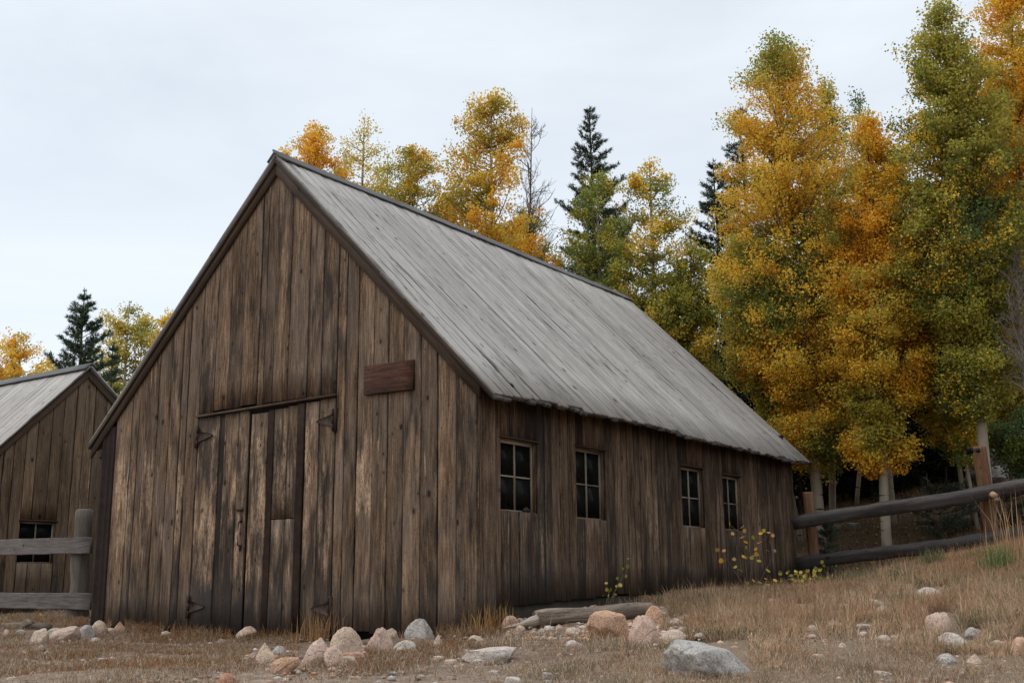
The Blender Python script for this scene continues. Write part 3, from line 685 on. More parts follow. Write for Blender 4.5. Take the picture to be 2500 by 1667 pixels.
# ------------------------------------------------------------------ fences
YF = .32
lf = thing('board_fence', (-9, YF, 0), 'grey two board fence on a round log post in front of the shed', 'fence')
for (p0, p1, p2, nm) in (((0,1317),(228,1310),(228,1351),'t'), ((0,1446),(228,1447),(228,1488),'b')):
    a, b, c = on(*p0,1,YF), on(*p1,1,YF), on(*p2,1,YF); d = (b-a); d /= np.linalg.norm(d); h = b[2]-c[2]
    m = MB(); st = b - d*7.5; m.board(st-np.array([0,0,h]), Z_, d, -Y_, h, 7.5, .05, seg=.35, jit=.006, bev=.006); m.build('rail', W_RAIL, lf)
    b_ = b
m = MB(); pt = on(208,1243,1,YF+.16); pb = on(188,1508,1,YF+.16)
path = [pb+np.array([0,0,-.3]), pb, pb+(pt-pb)*.2, pb+(pt-pb)*.55, pt-np.array([0,0,.03]), pt]
path = [path[0], path[1]]+[pb+(pt-pb)*q+np.array([.016*math.sin(q*9), 0, 0]) for q in (.1,.2,.32,.45,.58,.7,.82,.9)]+[path[-2], path[-1]]; m.tube(path, [.2,.185,.165,.148,.14,.146,.137,.143,.135,.14,.132,.108], 18, rough=.34); m.build('post', W_OLDPOST, lf, True)
m = MB(); pm = pt.copy(); pm2 = pb+np.array([-3.4,0,0]); m.tube([pm2+np.array([0,0,-.3]), pm2+np.array([0,0,1.5])], [.15,.13], 12, rough=.15); m.build('post', W_OLDPOST, lf, True)

rf = thing('rail_fence', (2.5,9.5,.8), 'two rail log fence on orange brown posts climbing right from the barn', 'fence')
def rail(pL, DL, pR, DR, rL, rR, ext=1.25):
    a, b = dep(*pL, DL), dep(*pR, DR); d = b-a; n = 26; path = [a+d*t+np.array([0,0,.015*math.sin(t*7)]) for t in np.linspace(0, ext, n)]
    m = MB(); m.tube(path, np.linspace(rL, rR, n)*(1+.05*np.sin(np.arange(n)*1.7)), 20, rough=.17, sq=.95, square=3.6); return m.build('rail', W_LOGRAIL, rf, True), d/np.linalg.norm(d)
r1, dr_ = rail((1938,1277),20.5,(2500,1187),18.6,.118,.125); r2, _ = rail((1946,1377),20.5,(2500,1304),18.6,.112,.115)
kp = dep(2420,1206,18.72)-np.array(FW)*.1
m = MB(); m.tube([kp+FW*.05, kp-FW*.06], [.055,.045], 12); m.build('branch_knot', simple('pale_cut_wood', (.42,.27,.17), .8, .35, 30.), r1)
for (pt_, pb_, D, r) in (((1971,1201),(1990,1375),20.75,.1),((2390,1090),(2424,1320),19.15,.115)):
    a = dep(*pt_, D); b = dep(*pb_, D); b[0:2] = b[0:2]; 
    path = [b+np.array([0,0,-.9]), b, b*.5+a*.5, a-np.array([0,0,.012]), a]
    m = MB(); m.tube(path, [r*1.04,r*1.02,r,r*.98,r*.93], 20, rough=.08, square=3.); m.build('post', W_POST, rf, True)
cl = dep(2376,1098,18.98); 
cam_l = thing('security_light', tuple(cl), 'small black lamp clamped near the top of the right fence post', 'lamp')
m = MB(); q = dep(2385,1099,19.0)-FW*.02; m.tube([q, q-FW*.045], .036, 14); m.build('mount', M_BLACK, cam_l, True)
m = MB(); q2 = dep(2376,1099,18.92); m.tube([q-FW*.03, q2], .01, 8); m.build('arm', M_IRON, cam_l)
m = MB(); q3 = dep(2371,1096,18.9); m.tube([q3+UP*.02, q3-UP*.075+RT*.005], [.04,.036], 12); q4 = dep(2364,1097,18.9)
m.box(q4-np.array([.025,.02,.018]), q4+np.array([.05,.02,.02])); m.build('housing', M_BLACK, cam_l)
# broken stump behind the right post
sp_, D_ = dep(2432,1222,22.0), 22
stp = thing('tree_stump', (sp_[0], sp_[1], tz(sp_[0], sp_[1])), 'broken stump with a pale snapped top behind the right fence post', 'stump')
m = MB(); z0 = tz(sp_[0], sp_[1]); m.tube([(sp_[0],sp_[1],z0-.2),(sp_[0],sp_[1],(z0+sp_[2])/2),(sp_[0]+.02,sp_[1],sp_[2])], [.1,.085,.09], 10, rough=.2); m.build('trunk', M_PINEBARK, stp)
m = MB(); m.tube([sp_+np.array([-.02,0,-.01]), sp_+np.array([0,0,.05]), sp_+np.array([.06,0,.085])], [.1,.085,.02], 9, rough=.4); m.build('snapped_top', simple('pale_split_wood', (.46,.38,.28), .85, .3, 30.), stp)

# beam and broken plank at the shed's foot
P, D = ground_at(57,1532); 
m = MB(); a, b = on(8,1530,1,P[1]), on(118,1531,1,P[1]); m.tube([a, (a+b)/2+np.array([0,0,.01]), b], .065, 8, rough=.12)
tag(m.build('wood_beam', W_OLDPOST), 'weathered grey beam lying along the foot of the shed', 'beam')
m = MB(); q = on(74,1528,1,P[1]-.12); m.board(q+np.array([-.16,0,-.03]), np.array([.25,-.1,.96]), np.array([.93,.1,.3]), np.array([0.1,-1,0.]), .1, .26, .05, L1=.1, seg=.1); 
tag(m.build('broken_plank', W_OLDPOST), 'short broken plank end leaning on the beam by the shed', 'plank')

# ------------------------------------------------------------------ fallen log beside the barn
def build_log():
    L0, _ = ground_at(1278,1530); R0, _ = ground_at(1580,1496)
    _, dl_ = ground_at(1290,1538); _, dr2_ = ground_at(1583,1510); L0 = dep(1270,1517,dl_+.02); R0 = dep(1588,1487,dr2_-.05)
    lg = thing('fallen_log', tuple((L0+R0)/2), 'barkless grey log with a split left end lying along the barn side', 'log')
    d = R0-L0; m = MB(); n = 22
    path = [L0+d*(.12+.88*t)+np.array([0,0,.007*math.sin(t*9)]) for t in np.linspace(0,1,n)]
    rr = np.linspace(.112,.092,n)*(1+.06*np.sin(np.linspace(0,11,n))); m.tube(path, rr, 16, rough=.2); m.build('trunk', W_LOG, lg, True)
    m = MB(); dd = d/np.linalg.norm(d); tip = L0-dd*.1
    p = [tip-dd*.12+np.array([0,0,-.05]), tip+dd*.1+np.array([0,0,-.035]), L0+d*.08+np.array([0,0,-.01]), L0+d*.17, L0+d*.24]
    m.tube(p, [.006,.03,.066,.094,.06], 9, rough=.18, sq=.8); m.build('split_end', wood('split_pale_wood', (.13,.1,.075), (.3,.24,.185), (.42,.35,.28), knots=0, contrast=2., grain=.6), lg)
    for t, a, b in ((.42,.08,.03),(.8,-.05,.05)):
        m = MB(); q = path[int(t*n)]; m.tube([q+np.array([.02,-.06,.05]), q+np.array([.03,-.08+a*.2,.075+b*.3])], [.026,.014], 8); m.build('branch_stub', W_LOG, lg)
build_log()

# ------------------------------------------------------------------ rocks
_ico = {}
def ico(sub):
    if sub not in _ico:
        import bmesh
        bm = bmesh.new(); bmesh.ops.create_icosphere(bm, subdivisions=sub, radius=1.)
        _ico[sub] = (np.array([v.co[:] for v in bm.verts]), np.array([[v.index for v in f.verts] for f in bm.faces])); bm.free()
    return _ico[sub]
def rock_shape(sub, seed, facets=7, point=0., rough=.16, flat=0.):
    V, Fc = ico(sub); r = np.random.default_rng(seed); V = V.copy()
    for _ in range(facets):
        n = r.normal(size=3); n /= np.linalg.norm(n); h = r.uniform(.6,.92)
        d = V @ n; V = V - np.clip(d-h, 0, None)[:,None]*n*.92
    o = r.random(3)*50
    V = V*(1+rough*2*(fbm(V[:,0]*1.3+o[0], V[:,1]*1.3+o[1], V[:,2]*1.3+o[2], 4)-.5)[:,None])
    V = V*(1+.05*(fbm(V[:,0]*6+o[1], V[:,1]*6+o[2], V[:,2]*6+o[0], 3)-.5)[:,None]*2)
    if flat: V[:,2] = np.where(V[:,2] > flat, flat+(V[:,2]-flat)*.25, V[:,2])
    if point:
        t = np.clip(V[:,2], 0, 1); V[:,:2] *= (1-point*t)[:,None]
    return V, Fc
TAN, PINK, ORG, GREY, WHT, BRN, RED, PALE = (.52,.365,.25), (.52,.34,.25), (.50,.27,.15), (.37,.325,.285), (.54,.455,.38), (.30,.19,.13), (.42,.18,.10), (.57,.43,.32)
def rock(x0, x1, y0, y1, col, label, tilt=0., point=0., facets=7, name='rock', cat='rock', grp='rocks around the barn', bury=.42, dm=.85, D=None, skew=0., rough=.16, flat=0.):
    cx, wpx, hpx = (x0+x1)/2, x1-x0, y1-y0
    P, d = ground_at(cx, y1-hpx*.04)
    if D: P, d = dep(cx, y1-hpx*.04, D), D
    wd, ht = wpx*d/F, hpx*d/F
    seed = int(cx*7+y0*3)
    V, Fc = rock_shape(5 if wpx > 60 else (4 if wpx > 22 else 3), seed, facets, point, rough, flat or (.35 if 'flat' in label else 0.))
    for a in range(3): V[:,a] = (V[:,a]-V[:,a].min())/(V[:,a].max()-V[:,a].min())*2-1
    V[:,0] += skew*V[:,2]
    if tilt:
        t = math.radians(tilt); V = np.c_[V[:,0]*math.cos(t)-V[:,2]*math.sin(t)*(ht/wd), V[:,1], V[:,0]*math.sin(t)*(wd/ht)+V[:,2]*math.cos(t)]
    V[:,0] /= np.abs(V[:,0]).max()
    V[:,2] = (V[:,2]-V[:,2].min())/(V[:,2].max()-V[:,2].min())
    hz = ht/(1-bury)
    e1 = np.array([_cy, -_sy, 0]); e2 = np.array([_sy, _cy, 0])*1.0
    cen = np.array([P[0], P[1], 0]) + e2*wd*dm*.30
    zb = P[2]-hz*bury
    W = V[:,[0]]*wd/2*e1 + V[:,[1]]*wd*dm/2*e2 + np.c_[np.zeros((len(V),2)), V[:,2]*hz]
    me = raw_mesh(name, W, Fc.ravel(), np.arange(0, len(Fc)*3, 3), None, True); me.materials.append(M_ROCK)
    o = bpy.data.objects.new(name, me); COL.objects.link(o); o.location = (cen[0], cen[1], zb)
    j = np.array(col)*rng.uniform(.9,1.1); o.color = (*j, 1)
    return tag(o, label, cat, grp)
ROCKS = [
 # left group by the fence post
 (64,116,1536,1571,TAN,'pale orange wedge shaped rock, leftmost of the big rocks below the fence post',25,.3),
 (109,184,1531,1563,PINK,'long pinkish rock lying just left of the fence post foot',12,0),
 (112,154,1534,1548,WHT,'low pale grey rock tucked behind the long pinkish rock by the fence',0,0),
 (181,226,1527,1559,GREY,'grey rock with a rusty orange left side between fence post and barn corner',15,.2),
 (215,259,1516,1552,TAN,'tall grey tan rock against the dark left corner trim of the barn',10,.3),
 (248,280,1533,1548,PINK,'small rounded grey pink rock at the foot of the barn\'s left corner',0,0),
 (272,303,1518,1541,ORG,'pointed orange tan rock leaning on the first barn boards at the left',22,.5),
 (86,109,1574,1594,BRN,'small brown upright rock below the pale wedge shaped rock',25,.3),
 (104,121,1589,1598,WHT,'little white stone beside the small brown upright rock',0,0),
 (46,63,1589,1596,WHT,'little flat white stone at the far left of the bare dirt',0,0),
 (36,60,1537,1548,GREY,'dark grey stone in front of the beam at the shed',0,0),
 (4,22,1536,1552,PINK,'pinkish stone at the left edge near the yellow leaves',10,.3),
 (218,242,1556,1564,WHT,'small white stone in the red grass left of the barn doors',0,0),
 (390,416,1540,1551,TAN,'small tan stone at the wall foot left of the barn doors',0,0),
 (12,36,1652,1664,WHT,'pale flat stone at the bottom left corner of the dirt',10,0),
 (211,226,1650,1656,WHT,'thin white stone in the dirt near the bottom left',0,0),
 (235,262,1606,1616,GREY,'flat grey stone bedded in the dirt below the red grass',0,0),
 # doors
 (566,624,1530,1558,TAN,'slanted tan slab propped against the foot of the barn doors',20,.2),
 (525,554,1559,1571,BRN,'low brown stone in the dirt in front of the left door',0,0),
 (619,671,1572,1620,TAN,'triangular tan rock standing on its base in front of the doors',0,.75),
 (661,697,1577,1599,GREY,'round grey speckled stone behind the triangular tan rock',0,0),
 (600,623,1596,1620,BRN,'dull brown stone at the left foot of the triangular tan rock',0,0),
 (656,730,1606,1642,ORG,'oblong peach coloured rock lying alone in front of the row of big rocks',14,0),
 (732,808,1561,1627,PINK,'large pink rock sloping up to the right, left end of the row of big rocks',0,.45),
 (782,843,1579,1627,PINK,'pink rock leaning against the front of the large sloping pink rock',-8,.3),
 (832,890,1593,1620,RED,'dark reddish flat rock at the right end of the pink rocks',0,0),
 (828,867,1603,1628,TAN,'small tan rock in front of the dark reddish flat rock',0,.1),
 (801,887,1535,1598,TAN,'biggest rounded tan boulder before the right door leaf',-10,.2),
 (527,571,1645,1672,RED,'red rounded rock at the bottom edge below the doors',0,.1),
 (891,957,1535,1590,PINK,'rounded pinkish boulder right of the biggest tan boulder',0,.2),
 (927,973,1535,1560,TAN,'tan rock half hidden behind the rounded pinkish boulder',0,.1),
 (984,1061,1513,1562,GREY,'grey peaked rock below the blank sign board',-6,.55),
 (955,1016,1564,1590,WHT,'oblong pale grey rock before the grey peaked rock',4,0),
 (1057,1082,1551,1578,TAN,'small upright tan stone right of the grey peaked rock',0,.6),
 (1125,1264,1583,1617,WHT,'wide flat whitish slab bedded in the ground below the barn corner',2,0),
 (1055,1083,1601,1616,TAN,'tan stone left of the wide flat whitish slab',0,0),
 (1100,1114,1599,1609,TAN,'tiny tan stone touching the left tip of the flat slab',0,.4),
 (1083,1116,1610,1628,PINK,'pink stone below the left tip of the flat slab',0,.1),
 (1117,1136,1620,1629,ORG,'little orange stone right of the pink stone under the slab',0,0),
 (1152,1184,1610,1626,PALE,'pale peach stone in front of the flat slab',0,0),
 (1358,1379,1594,1606,ORG,'small orange stone alone in the middle of the dirt',0,.3),
 (1231,1272,1653,1674,WHT,'pale stone cut by the bottom edge below the flat slab',0,.1),
 (1190,1222,1637,1647,GREY,'low grey stone below the flat slab',0,0),
 (1322,1353,1641,1656,GREY,'grey flat stone in the sand at bottom centre',-8,0),
 (1140,1180,1551,1563,TAN,'low tan stone in grass right of the barn corner',0,0),
 (1378,1420,1563,1580,WHT,'whitish low rock in grass below the log',0,.2),
 # beside the log
 (1223,1273,1504,1535,ORG,'orange rock at the split end of the log',0,.2),
 (1256,1284,1527,1547,PINK,'pink stone under the orange rock by the split log end',0,0),
 (1273,1290,1522,1536,ORG,'little orange stone touching the log\'s split end',0,.2),
 (1326,1350,1527,1540,WHT,'whitish stone in the gravel under the log',0,.1),
 (1380,1420,1532,1549,PALE,'pale stone in the gravel left of the large orange boulder',0,0),
 (1376,1406,1516,1524,WHT,'flat white stone close under the log',0,0),
 (1433,1541,1494,1562,ORG,'large orange boulder with a flat top in front of the log',0,.15),
 (1572,1632,1481,1528,ORG,'orange rounded boulder at the right end of the log',0,.35),
 (1536,1616,1506,1577,PINK,'big pink boulder right of the large orange boulder',0,.2),
 (1613,1672,1538,1568,PALE,'pale oval rock between the pink boulder and the grey boulder',0,0),
 (1636,1672,1510,1531,PINK,'pink rock in the grass behind the pale oval rock',0,.2),
 (1660,1700,1500,1514,TAN,'low tan stone in grass right of the gravel',0,0),
 # straw slope on the right
 (1872,1904,1461,1477,PINK,'pinkish stone in straw grass below the barn\'s far corner',0,.2),
 (1945,1990,1475,1493,BRN,'flat brownish stone in the straw, left of the pair of pale slabs',0,0),
 (2039,2092,1473,1487,PALE,'pale slab in the straw below the lower rail',0,0),
 (2125,2174,1462,1482,TAN,'tan slab tilted to the right, upper of two touching stones',-18,0),
 (2138,2182,1479,1500,PALE,'pale slab below the tilted tan slab, lower of two touching stones',-8,0),
 (2237,2316,1434,1460,WHT,'large whitish rock highest on the grass slope',0,.25),
 (2264,2338,1497,1544,PINK,'large rounded pink boulder on the grass slope at right',-5,.15),
 (2020,2059,1516,1531,WHT,'squared whitish stone above the trampled straw',4,0),
 (2092,2133,1524,1534,WHT,'thin flat whitish stone at the edge of the trampled straw',0,0),
 (1969,1998,1526,1540,TAN,'tan stone left of the squared whitish stone',0,0),
 (2096,2122,1541,1552,PALE,'little pale stone inside the trampled straw',0,.2),
 (2147,2186,1551,1568,PALE,'pale wedge stone right in the trampled straw',-15,.2),
 (2044,2070,1569,1583,PALE,'pale stone at the lower edge of the trampled straw',0,.1),
 (1970,1996,1548,1558,PINK,'pink chip of stone at the left of the trampled straw',0,0),
 (2303,2378,1545,1579,WHT,'long whitish rock sloping right below the rounded pink boulder',-14,0),
 (2294,2348,1596,1627,GREY,'grey stone with a brown foot near the lower right',0,.4),
 (2363,2408,1598,1626,TAN,'rounded tan stone right of the grey stone with brown foot',0,.2),
 (2474,2530,1557,1602,ORG,'orange boulder with a white top cut by the right edge',0,.2),
 (2137,2176,1638,1653,PALE,'pale flat stone alone at the bottom right of the dirt',-4,0),
 (2360,2400,1532,1556,GREY,'grey stone half sunk in grass right of the pink boulder',0,.2),
 (2420,2458,1563,1577,PALE,'low pale stone in grass left of the orange boulder',0,0),
 (2446,2470,1612,1622,WHT,'white stone in the dirt at the lower right corner',0,0),
 (1985,2012,1596,1606,TAN,'tan stone in flattened straw below the centre of the slope',0,0),
 (1695,1722,1545,1556,WHT,'small white stone just behind the large grey boulder',0,.1),
]
for (x0,x1,y0,y1,c,lb,ti,pt) in ROCKS:
    big = (x1-x0) > 55
    rock(x0,x1,y0,y1,c,lb,ti,pt*.62+.06, facets=6 if big else 5)
rock(1627,1845,1570,1654,(.35,.325,.295),'large flat topped grey boulder with dark hollows at bottom right of centre',-7,.22,10,'boulder','boulder',dm=.8,rough=.36,flat=.45,bury=.45)
rock(2380,2500,1090,1172,(.09,.075,.07),'big dark boulder under the green bush behind the fence',0,.1,8,'boulder','boulder','boulders in the wood',D=26.4)
rock(2410,2490,1134,1172,(.17,.155,.14),'lichen spotted boulder in front of the big dark boulder',0,.2,8,'boulder','boulder','boulders in the wood',D=25.4)
rock(2350,2390,1158,1180,(.15,.135,.125),'grey boulder low among the trunks left of the fence post',0,.2,8,'boulder','boulder','boulders in the wood',D=27)
rock(2064,2108,1276,1294,(.2,.18,.165),'flat grey rock on the leaf litter seen between the rails',0,.1,8,'boulder','boulder','boulders in the wood')
rock(2034,2058,1280,1294,(.2,.165,.14),'brown rock on the leaf litter beside the flat grey rock',0,.2,8,'boulder','boulder','boulders in the wood')

# gravel: small pebbles nobody could count
def build_gravel():
    pts = []
    for _ in range(7000):
        u = rng.random()
        if u < .45: px, py = rng.uniform(1230,1720), rng.uniform(1478,1562)
        elif u < .75: px, py = rng.uniform(-80,900), rng.uniform(1560,1690)
        else: px, py = rng.uniform(900,2600), rng.uniform(1550,1700)
        pts.append((px, py, u))
    pts = pts[:4200]; V0, F0 = ico(1); Vs, Fs, Cs = [], [], []; n = 0
    ds = np.linspace(6.5, 22, 260)
    for px, py, u in pts:
        P = CAM+ds[:,None]*ray(px, py); b = P[:,2] < terrain(P[:,0], P[:,1])
        if not b.any(): continue
        q = P[int(np.argmax(b))]
        if q[0] < .06 and q[1] > -.08: continue
        s = (.009+.03*rng.random()**2.6)*(1.2 if u < .45 else .9)
        Vq = V0*(1+rng.normal(size=(len(V0),1))*.14)*s*np.array([rng.uniform(.8,1.5), rng.uniform(.8,1.3), rng.uniform(.45,.8)])
        a = rng.random()*6.28; Vq = np.c_[Vq[:,0]*math.cos(a)-Vq[:,1]*math.sin(a), Vq[:,0]*math.sin(a)+Vq[:,1]*math.cos(a), Vq[:,2]]
        Vs.append(Vq+q+np.array([0,0,s*.1])); Fs.append(F0+n); n += len(V0)
        c = np.array([TAN, PINK, ORG, GREY, WHT, PALE, BRN][rng.integers(7)])*rng.uniform(.55,1.05); Cs.append(np.repeat(c[None], len(V0), 0))
    Fc = np.concatenate(Fs); me = raw_mesh('gravel', np.concatenate(Vs), Fc.ravel(), np.arange(0, len(Fc)*3, 3), {'lc': np.concatenate(Cs)})
    m = NT('gravel_stone'); m.bsdf(m.attr('lc'), .9, None, .2)
    tag(link('gravel', me, None, m.m), 'loose pinkish gravel by the log and over the bare dirt', 'gravel', kind='stuff')
build_gravel()

# ------------------------------------------------------------------ leaves, trees
def leaves_mesh(name, C, size, cols, nrm_up=.25, six=False):
    n = len(C); size = np.broadcast_to(size, (n,))
    N = rng.normal(size=(n,3)); N[:,2] += nrm_up; N /= np.linalg.norm(N, axis=1)[:,None]
    A = np.cross(N, rng.normal(size=(n,3))); A /= np.linalg.norm(A, axis=1)[:,None]+1e-9; B = np.cross(N, A)
    if six: sh = np.array([(-1.05,0),(-.62,.78),(.1,.98),(.72,.62),(1.12,0),(.72,-.62),(.1,-.98),(-.62,-.78)])
    else: sh = np.array([(-1,-.25),(-.2,.95),(1,.3),(.25,-.95)])
    k = len(sh)
    V = C[:,None,:]+size[:,None,None]*(sh[None,:,0,None]*A[:,None,:]+sh[None,:,1,None]*B[:,None,:])
    return raw_mesh(name, V.reshape(-1,3), np.arange(n*k), np.arange(0, n*k, k), {'lc': np.repeat(cols, k, 0)})

PAL = {'orange': (.82,.43,.037), 'gold': (.77,.52,.062), 'yellow': (.66,.52,.11), 'olive': (.43,.37,.06), 'green': (.22,.26,.055), 'deep': (.09,.135,.04), 'bluegreen': (.19,.27,.11), 'rust': (.56,.21,.028), 'peach': (.72,.43,.17)}
def aspen(px, py, D, wpx, pal, label, n=22000, c0=.2, base=None, leaf=.031, sparse=1., seed=0, r0=None, grp='aspens behind the barn', top_pal=None, pk=10., trunk_bend=.12, bottom_py=None, dens_top=1., name='aspen_tree', prof_pow=.8):
    n = int(n*2.25)
    r = np.random.default_rng(abs(seed*31+int(px))); top = dep(px, py, D)
    bx, by = (top[0], top[1]) if base is None else tuple(dep(base, 1200, D)[:2])
    bz = tz(bx, by); H = top[2]-bz; Rm = wpx/2*D/F
    if bottom_py is not None: c0 = max(.03, (dep(px, bottom_py, D)[2]-bz)/H)
    t = thing(name, (bx, by, bz), label, 'tree', grp)
    nn = 16; hs = np.linspace(0, 1, nn)
    wob = np.c_[np.sin(hs*r.uniform(3,6)+r.random()*6)-math.sin(0), np.cos(hs*r.uniform(3,6)+r.random()*6)]*trunk_bend*hs[:,None]*(1-hs[:,None]*.8)
    cx = bx+(top[0]-bx)*hs+wob[:,0]; cyy = by+(top[1]-by)*hs+wob[:,1]; cz = bz-.25+(H+.25)*hs
    r0 = r0 or .0098*H+.01
    m = MB(); m.tube(np.c_[cx, cyy, cz], np.r_[r0*1.25, r0*(1-hs[1:])**.85+.008], 10, rough=.06); m.build('trunk', M_ASPEN, t, True)
    f = lambda h: np.array([np.interp(h, hs, cx), np.interp(h, hs, cyy), np.interp(h, hs, cz)])
    nb = int(60+n/400); cen, wts, cp = [], [], []; bm_ = MB(); bm_.tube(np.c_[cx, cyy, cz][2:], np.linspace(r0*.4, .003, nn-2), 4)
    for i in range(nb):
        u = r.random()**.92; h = c0+(1-c0)*u
        low = r.random() < .13
        if low: h = c0*(1-.24*r.random()**1.6); u = .10
        prof = 1.2*Rm*((1-u**(pk*.72))**(.6 if pk > 8 else .75)*(.3+.7*min(1, u/.24)))+.05*Rm
        lobe = .78+.44*vnoise(np.array([i*2.399*1.1 % 6.28*.8+seed]), np.array([u*7.]), seed*1.7)[0]
        ln = prof*lobe*r.uniform(.55,1.08); az = i*2.399+r.uniform(-.5,.5); el = math.radians(r.uniform(10,34)+14*u)
        dh = np.array([math.cos(az), math.sin(az), 0]); rise = min(ln*math.tan(el)*.9, .5*H*h+.2)
        p0 = f(max(.03, h-rise/H)); e = f(h)+dh*ln; e[2] = bz+h*H-.04; mid = (p0+e)/2+np.array([0,0,-.06*ln])
        bm_.tube([p0, mid, e], [.006+.012*ln, .004+.007*ln, .003], 4, cap=False)
        nc = 2+int(ln/.17)
        tone = r.random()
        for k in range(nc):
            q = 1.0-.8*r.random()**1.2; cc = p0*(1-q)+e*q+r.normal(size=3)*.05*Rm**.5
            cen.append(cc); wts.append(r.uniform(.5,1.4)*(.6+.5*(1-u))*(dens_top if u > .75 else 1)); cp.append((u, np.clip(tone*.6+r.random()*.4,0,1)))
    bm_.build('branches', M_TWIG if sparse < 2 else M_DARKTWIG, t)
    cen = np.array(cen); wts = np.array(wts); wts /= wts.sum(); cp = np.array(cp)
    pick = r.choice(len(cen), size=n, p=wts); sg_ = r.uniform(.6,1.35,len(cen))*(.15*Rm**.5+.1)*sparse
    dv = r.normal(size=(n,3)); dv /= np.linalg.norm(dv, axis=1)[:,None]; dv *= (r.random(n)**.42)[:,None]
    C = cen[pick]+dv*sg_[pick][:,None]*np.array([1,1,.68])
    leaf *= .82
    keep = C[:,2] > tz(bx, by)+.1; C = C[keep]; pick = pick[keep]
    names, ws = zip(*pal); cols = np.array([PAL[k] for k in names]); cw_ = np.cumsum(np.array(ws)/sum(ws))
    # colour drifts through the crown in clumps
    u = fbm(C[:,0]*.9+seed*3.7, C[:,1]*.9+11, C[:,2]*.8, 3); rk = np.argsort(np.argsort(u+.14*cp[pick,1]+r.normal(size=len(C))*.045))/len(C)
    ci = np.searchsorted(cw_, rk).clip(0, len(cols)-1); col = cols[ci]
    if top_pal is not None:
        tp_ = cp[pick,0] > .62+r.normal(size=len(C))*.12; col = np.where(tp_[:,None], np.array(PAL[top_pal]), col)
    mixr = r.random(len(C))[:,None]; other = cols[r.integers(len(cols), size=len(C))]
    col = np.where(mixr < .09, other, col)*r.uniform(.84,1.14,size=(len(C),1))*np.array([1,1,1])
    me = leaves_mesh('crown', C, leaf*r.uniform(.7,1.2,len(C)), col); link('crown', me, t, M_LEAF)
    return t
def S(x): return x*1.06293      # survey sheet pixels to photograph pixels

O_ = [('orange',3),('gold',4),('rust',.3),('olive',1.6)]; G_ = [('green',3),('olive',3),('gold',1.2),('yellow',.4)]; M_ = [('gold',3),('olive',3),('green',2),('orange',1)]
T = aspen
T(S(725),S(281),30,S(135),O_,'bright orange aspen nearest the barn\'s ridge peak, small rounded top',21000,seed=1,c0=.3,leaf=.036)
T(S(838),S(268),31,S(145),[('yellow',3),('gold',2),('olive',1.5)],'thin pale yellow aspen with see through top next to the bright orange one',11000,seed=2,c0=.3,dens_top=.45,leaf=.034)
T(S(950),S(328),30,S(165),[('olive',4),('gold',2.4),('orange',1.6),('green',2)],'olive topped aspen with orange lower half over the middle of the ridge',20000,seed=3,c0=.3,leaf=.036)
T(S(890),S(352),33,S(120),[('olive',3),('gold',3),('green',1)],'half hidden olive aspen between the pale one and the olive topped one',9000,seed=4,c0=.3,leaf=.036)
T(S(1128),S(216),29,S(205),O_,'tall orange aspen standing clear above the middle of the roof',34000,seed=5,c0=.25,leaf=.036)
T(S(1040),S(430),30,S(90),[('orange',3),('gold',3)],'low orange aspen filling the gap left of the tall orange one',8000,seed=6,c0=.3,leaf=.036)
T(S(1210),S(480),31,S(120),[('olive',3),('green',2),('gold',2)],'dull olive aspen low at the right foot of the tall orange one',9000,seed=26,c0=.3,leaf=.036)
T(S(1372),S(398),28,S(172),[('green',4),('olive',3),('gold',1)],'bushy green aspen in front of the tall dark pine',27000,seed=7,c0=.25,leaf=.033)
T(S(1492),S(358),28,S(165),[('olive',3.6),('green',3),('gold',1.6)],'yellow green aspen with a two pointed top right of the pine',23000,seed=8,c0=.25,leaf=.033)
T(S(1272),S(578),28.5,S(80),O_,'little orange aspen peeping over the ridge below the bare tree',7000,seed=9,c0=.3,leaf=.034)
T(S(1580),S(560),27,S(150),[('olive',3.4),('green',3.4),('gold',1.4)],'green gold aspen rising behind the far end of the roof',18000,seed=10,c0=.25,leaf=.032)
T(S(1480),S(640),27,S(190),[('olive',3),('gold',3),('green',2),('orange',.8)],'olive and gold aspen low behind the far half of the ridge',17000,seed=27,c0=.2,leaf=.032)
GR = 'tall aspens on the right'
T(S(1785),S(86),23.6,S(290),[('gold',4),('orange',2.4),('olive',3.4),('green',1.4)],'huge gold aspen with a ragged two peaked top right of the barn',62000,seed=11,base=S(1876),r0=.125,grp=GR,pk=6.,leaf=.030,bottom_py=S(965),trunk_bend=.2,prof_pow=.62)
T(S(1895),S(176),25.2,S(120),[('olive',3),('gold',2),('green',1.6)],'narrow olive aspen close behind the right shoulder of the huge gold one',16000,seed=12,grp=GR,pk=6.,leaf=.031,bottom_py=S(900),base=S(1905),r0=.075)
T(S(1968),S(214),26.5,S(110),[('deep',3),('green',2)],'thin dark green aspen in the gap left of the tallest green one',9000,seed=13,grp=GR,pk=6.,dens_top=.6,leaf=.03,bottom_py=S(800))
T(S(1990),S(268),22.4,S(205),[('orange',3.5),('gold',4),('olive',1.4)],'vivid orange aspen in front, its trunk showing two dark collars',46000,seed=14,base=S(2026),r0=.10,grp=GR,pk=6.,leaf=.029,bottom_py=S(985),prof_pow=.6)
T(S(2160),S(8),21.4,S(245),[('olive',3.4),('green',3),('gold',2),('deep',.8)],'tallest green aspen with its pale trunk behind the right fence post',58000,seed=15,base=S(2268),r0=.105,grp=GR,pk=6.,leaf=.030,bottom_py=S(820),prof_pow=.62)
T(S(2320),S(-60),22.6,S(230),[('orange',3),('gold',4),('olive',1.6)],'orange aspen cut by the right edge of the picture',42000,seed=16,grp=GR,pk=6.,leaf=.030,bottom_py=S(640),base=S(2372),r0=.10,prof_pow=.6)
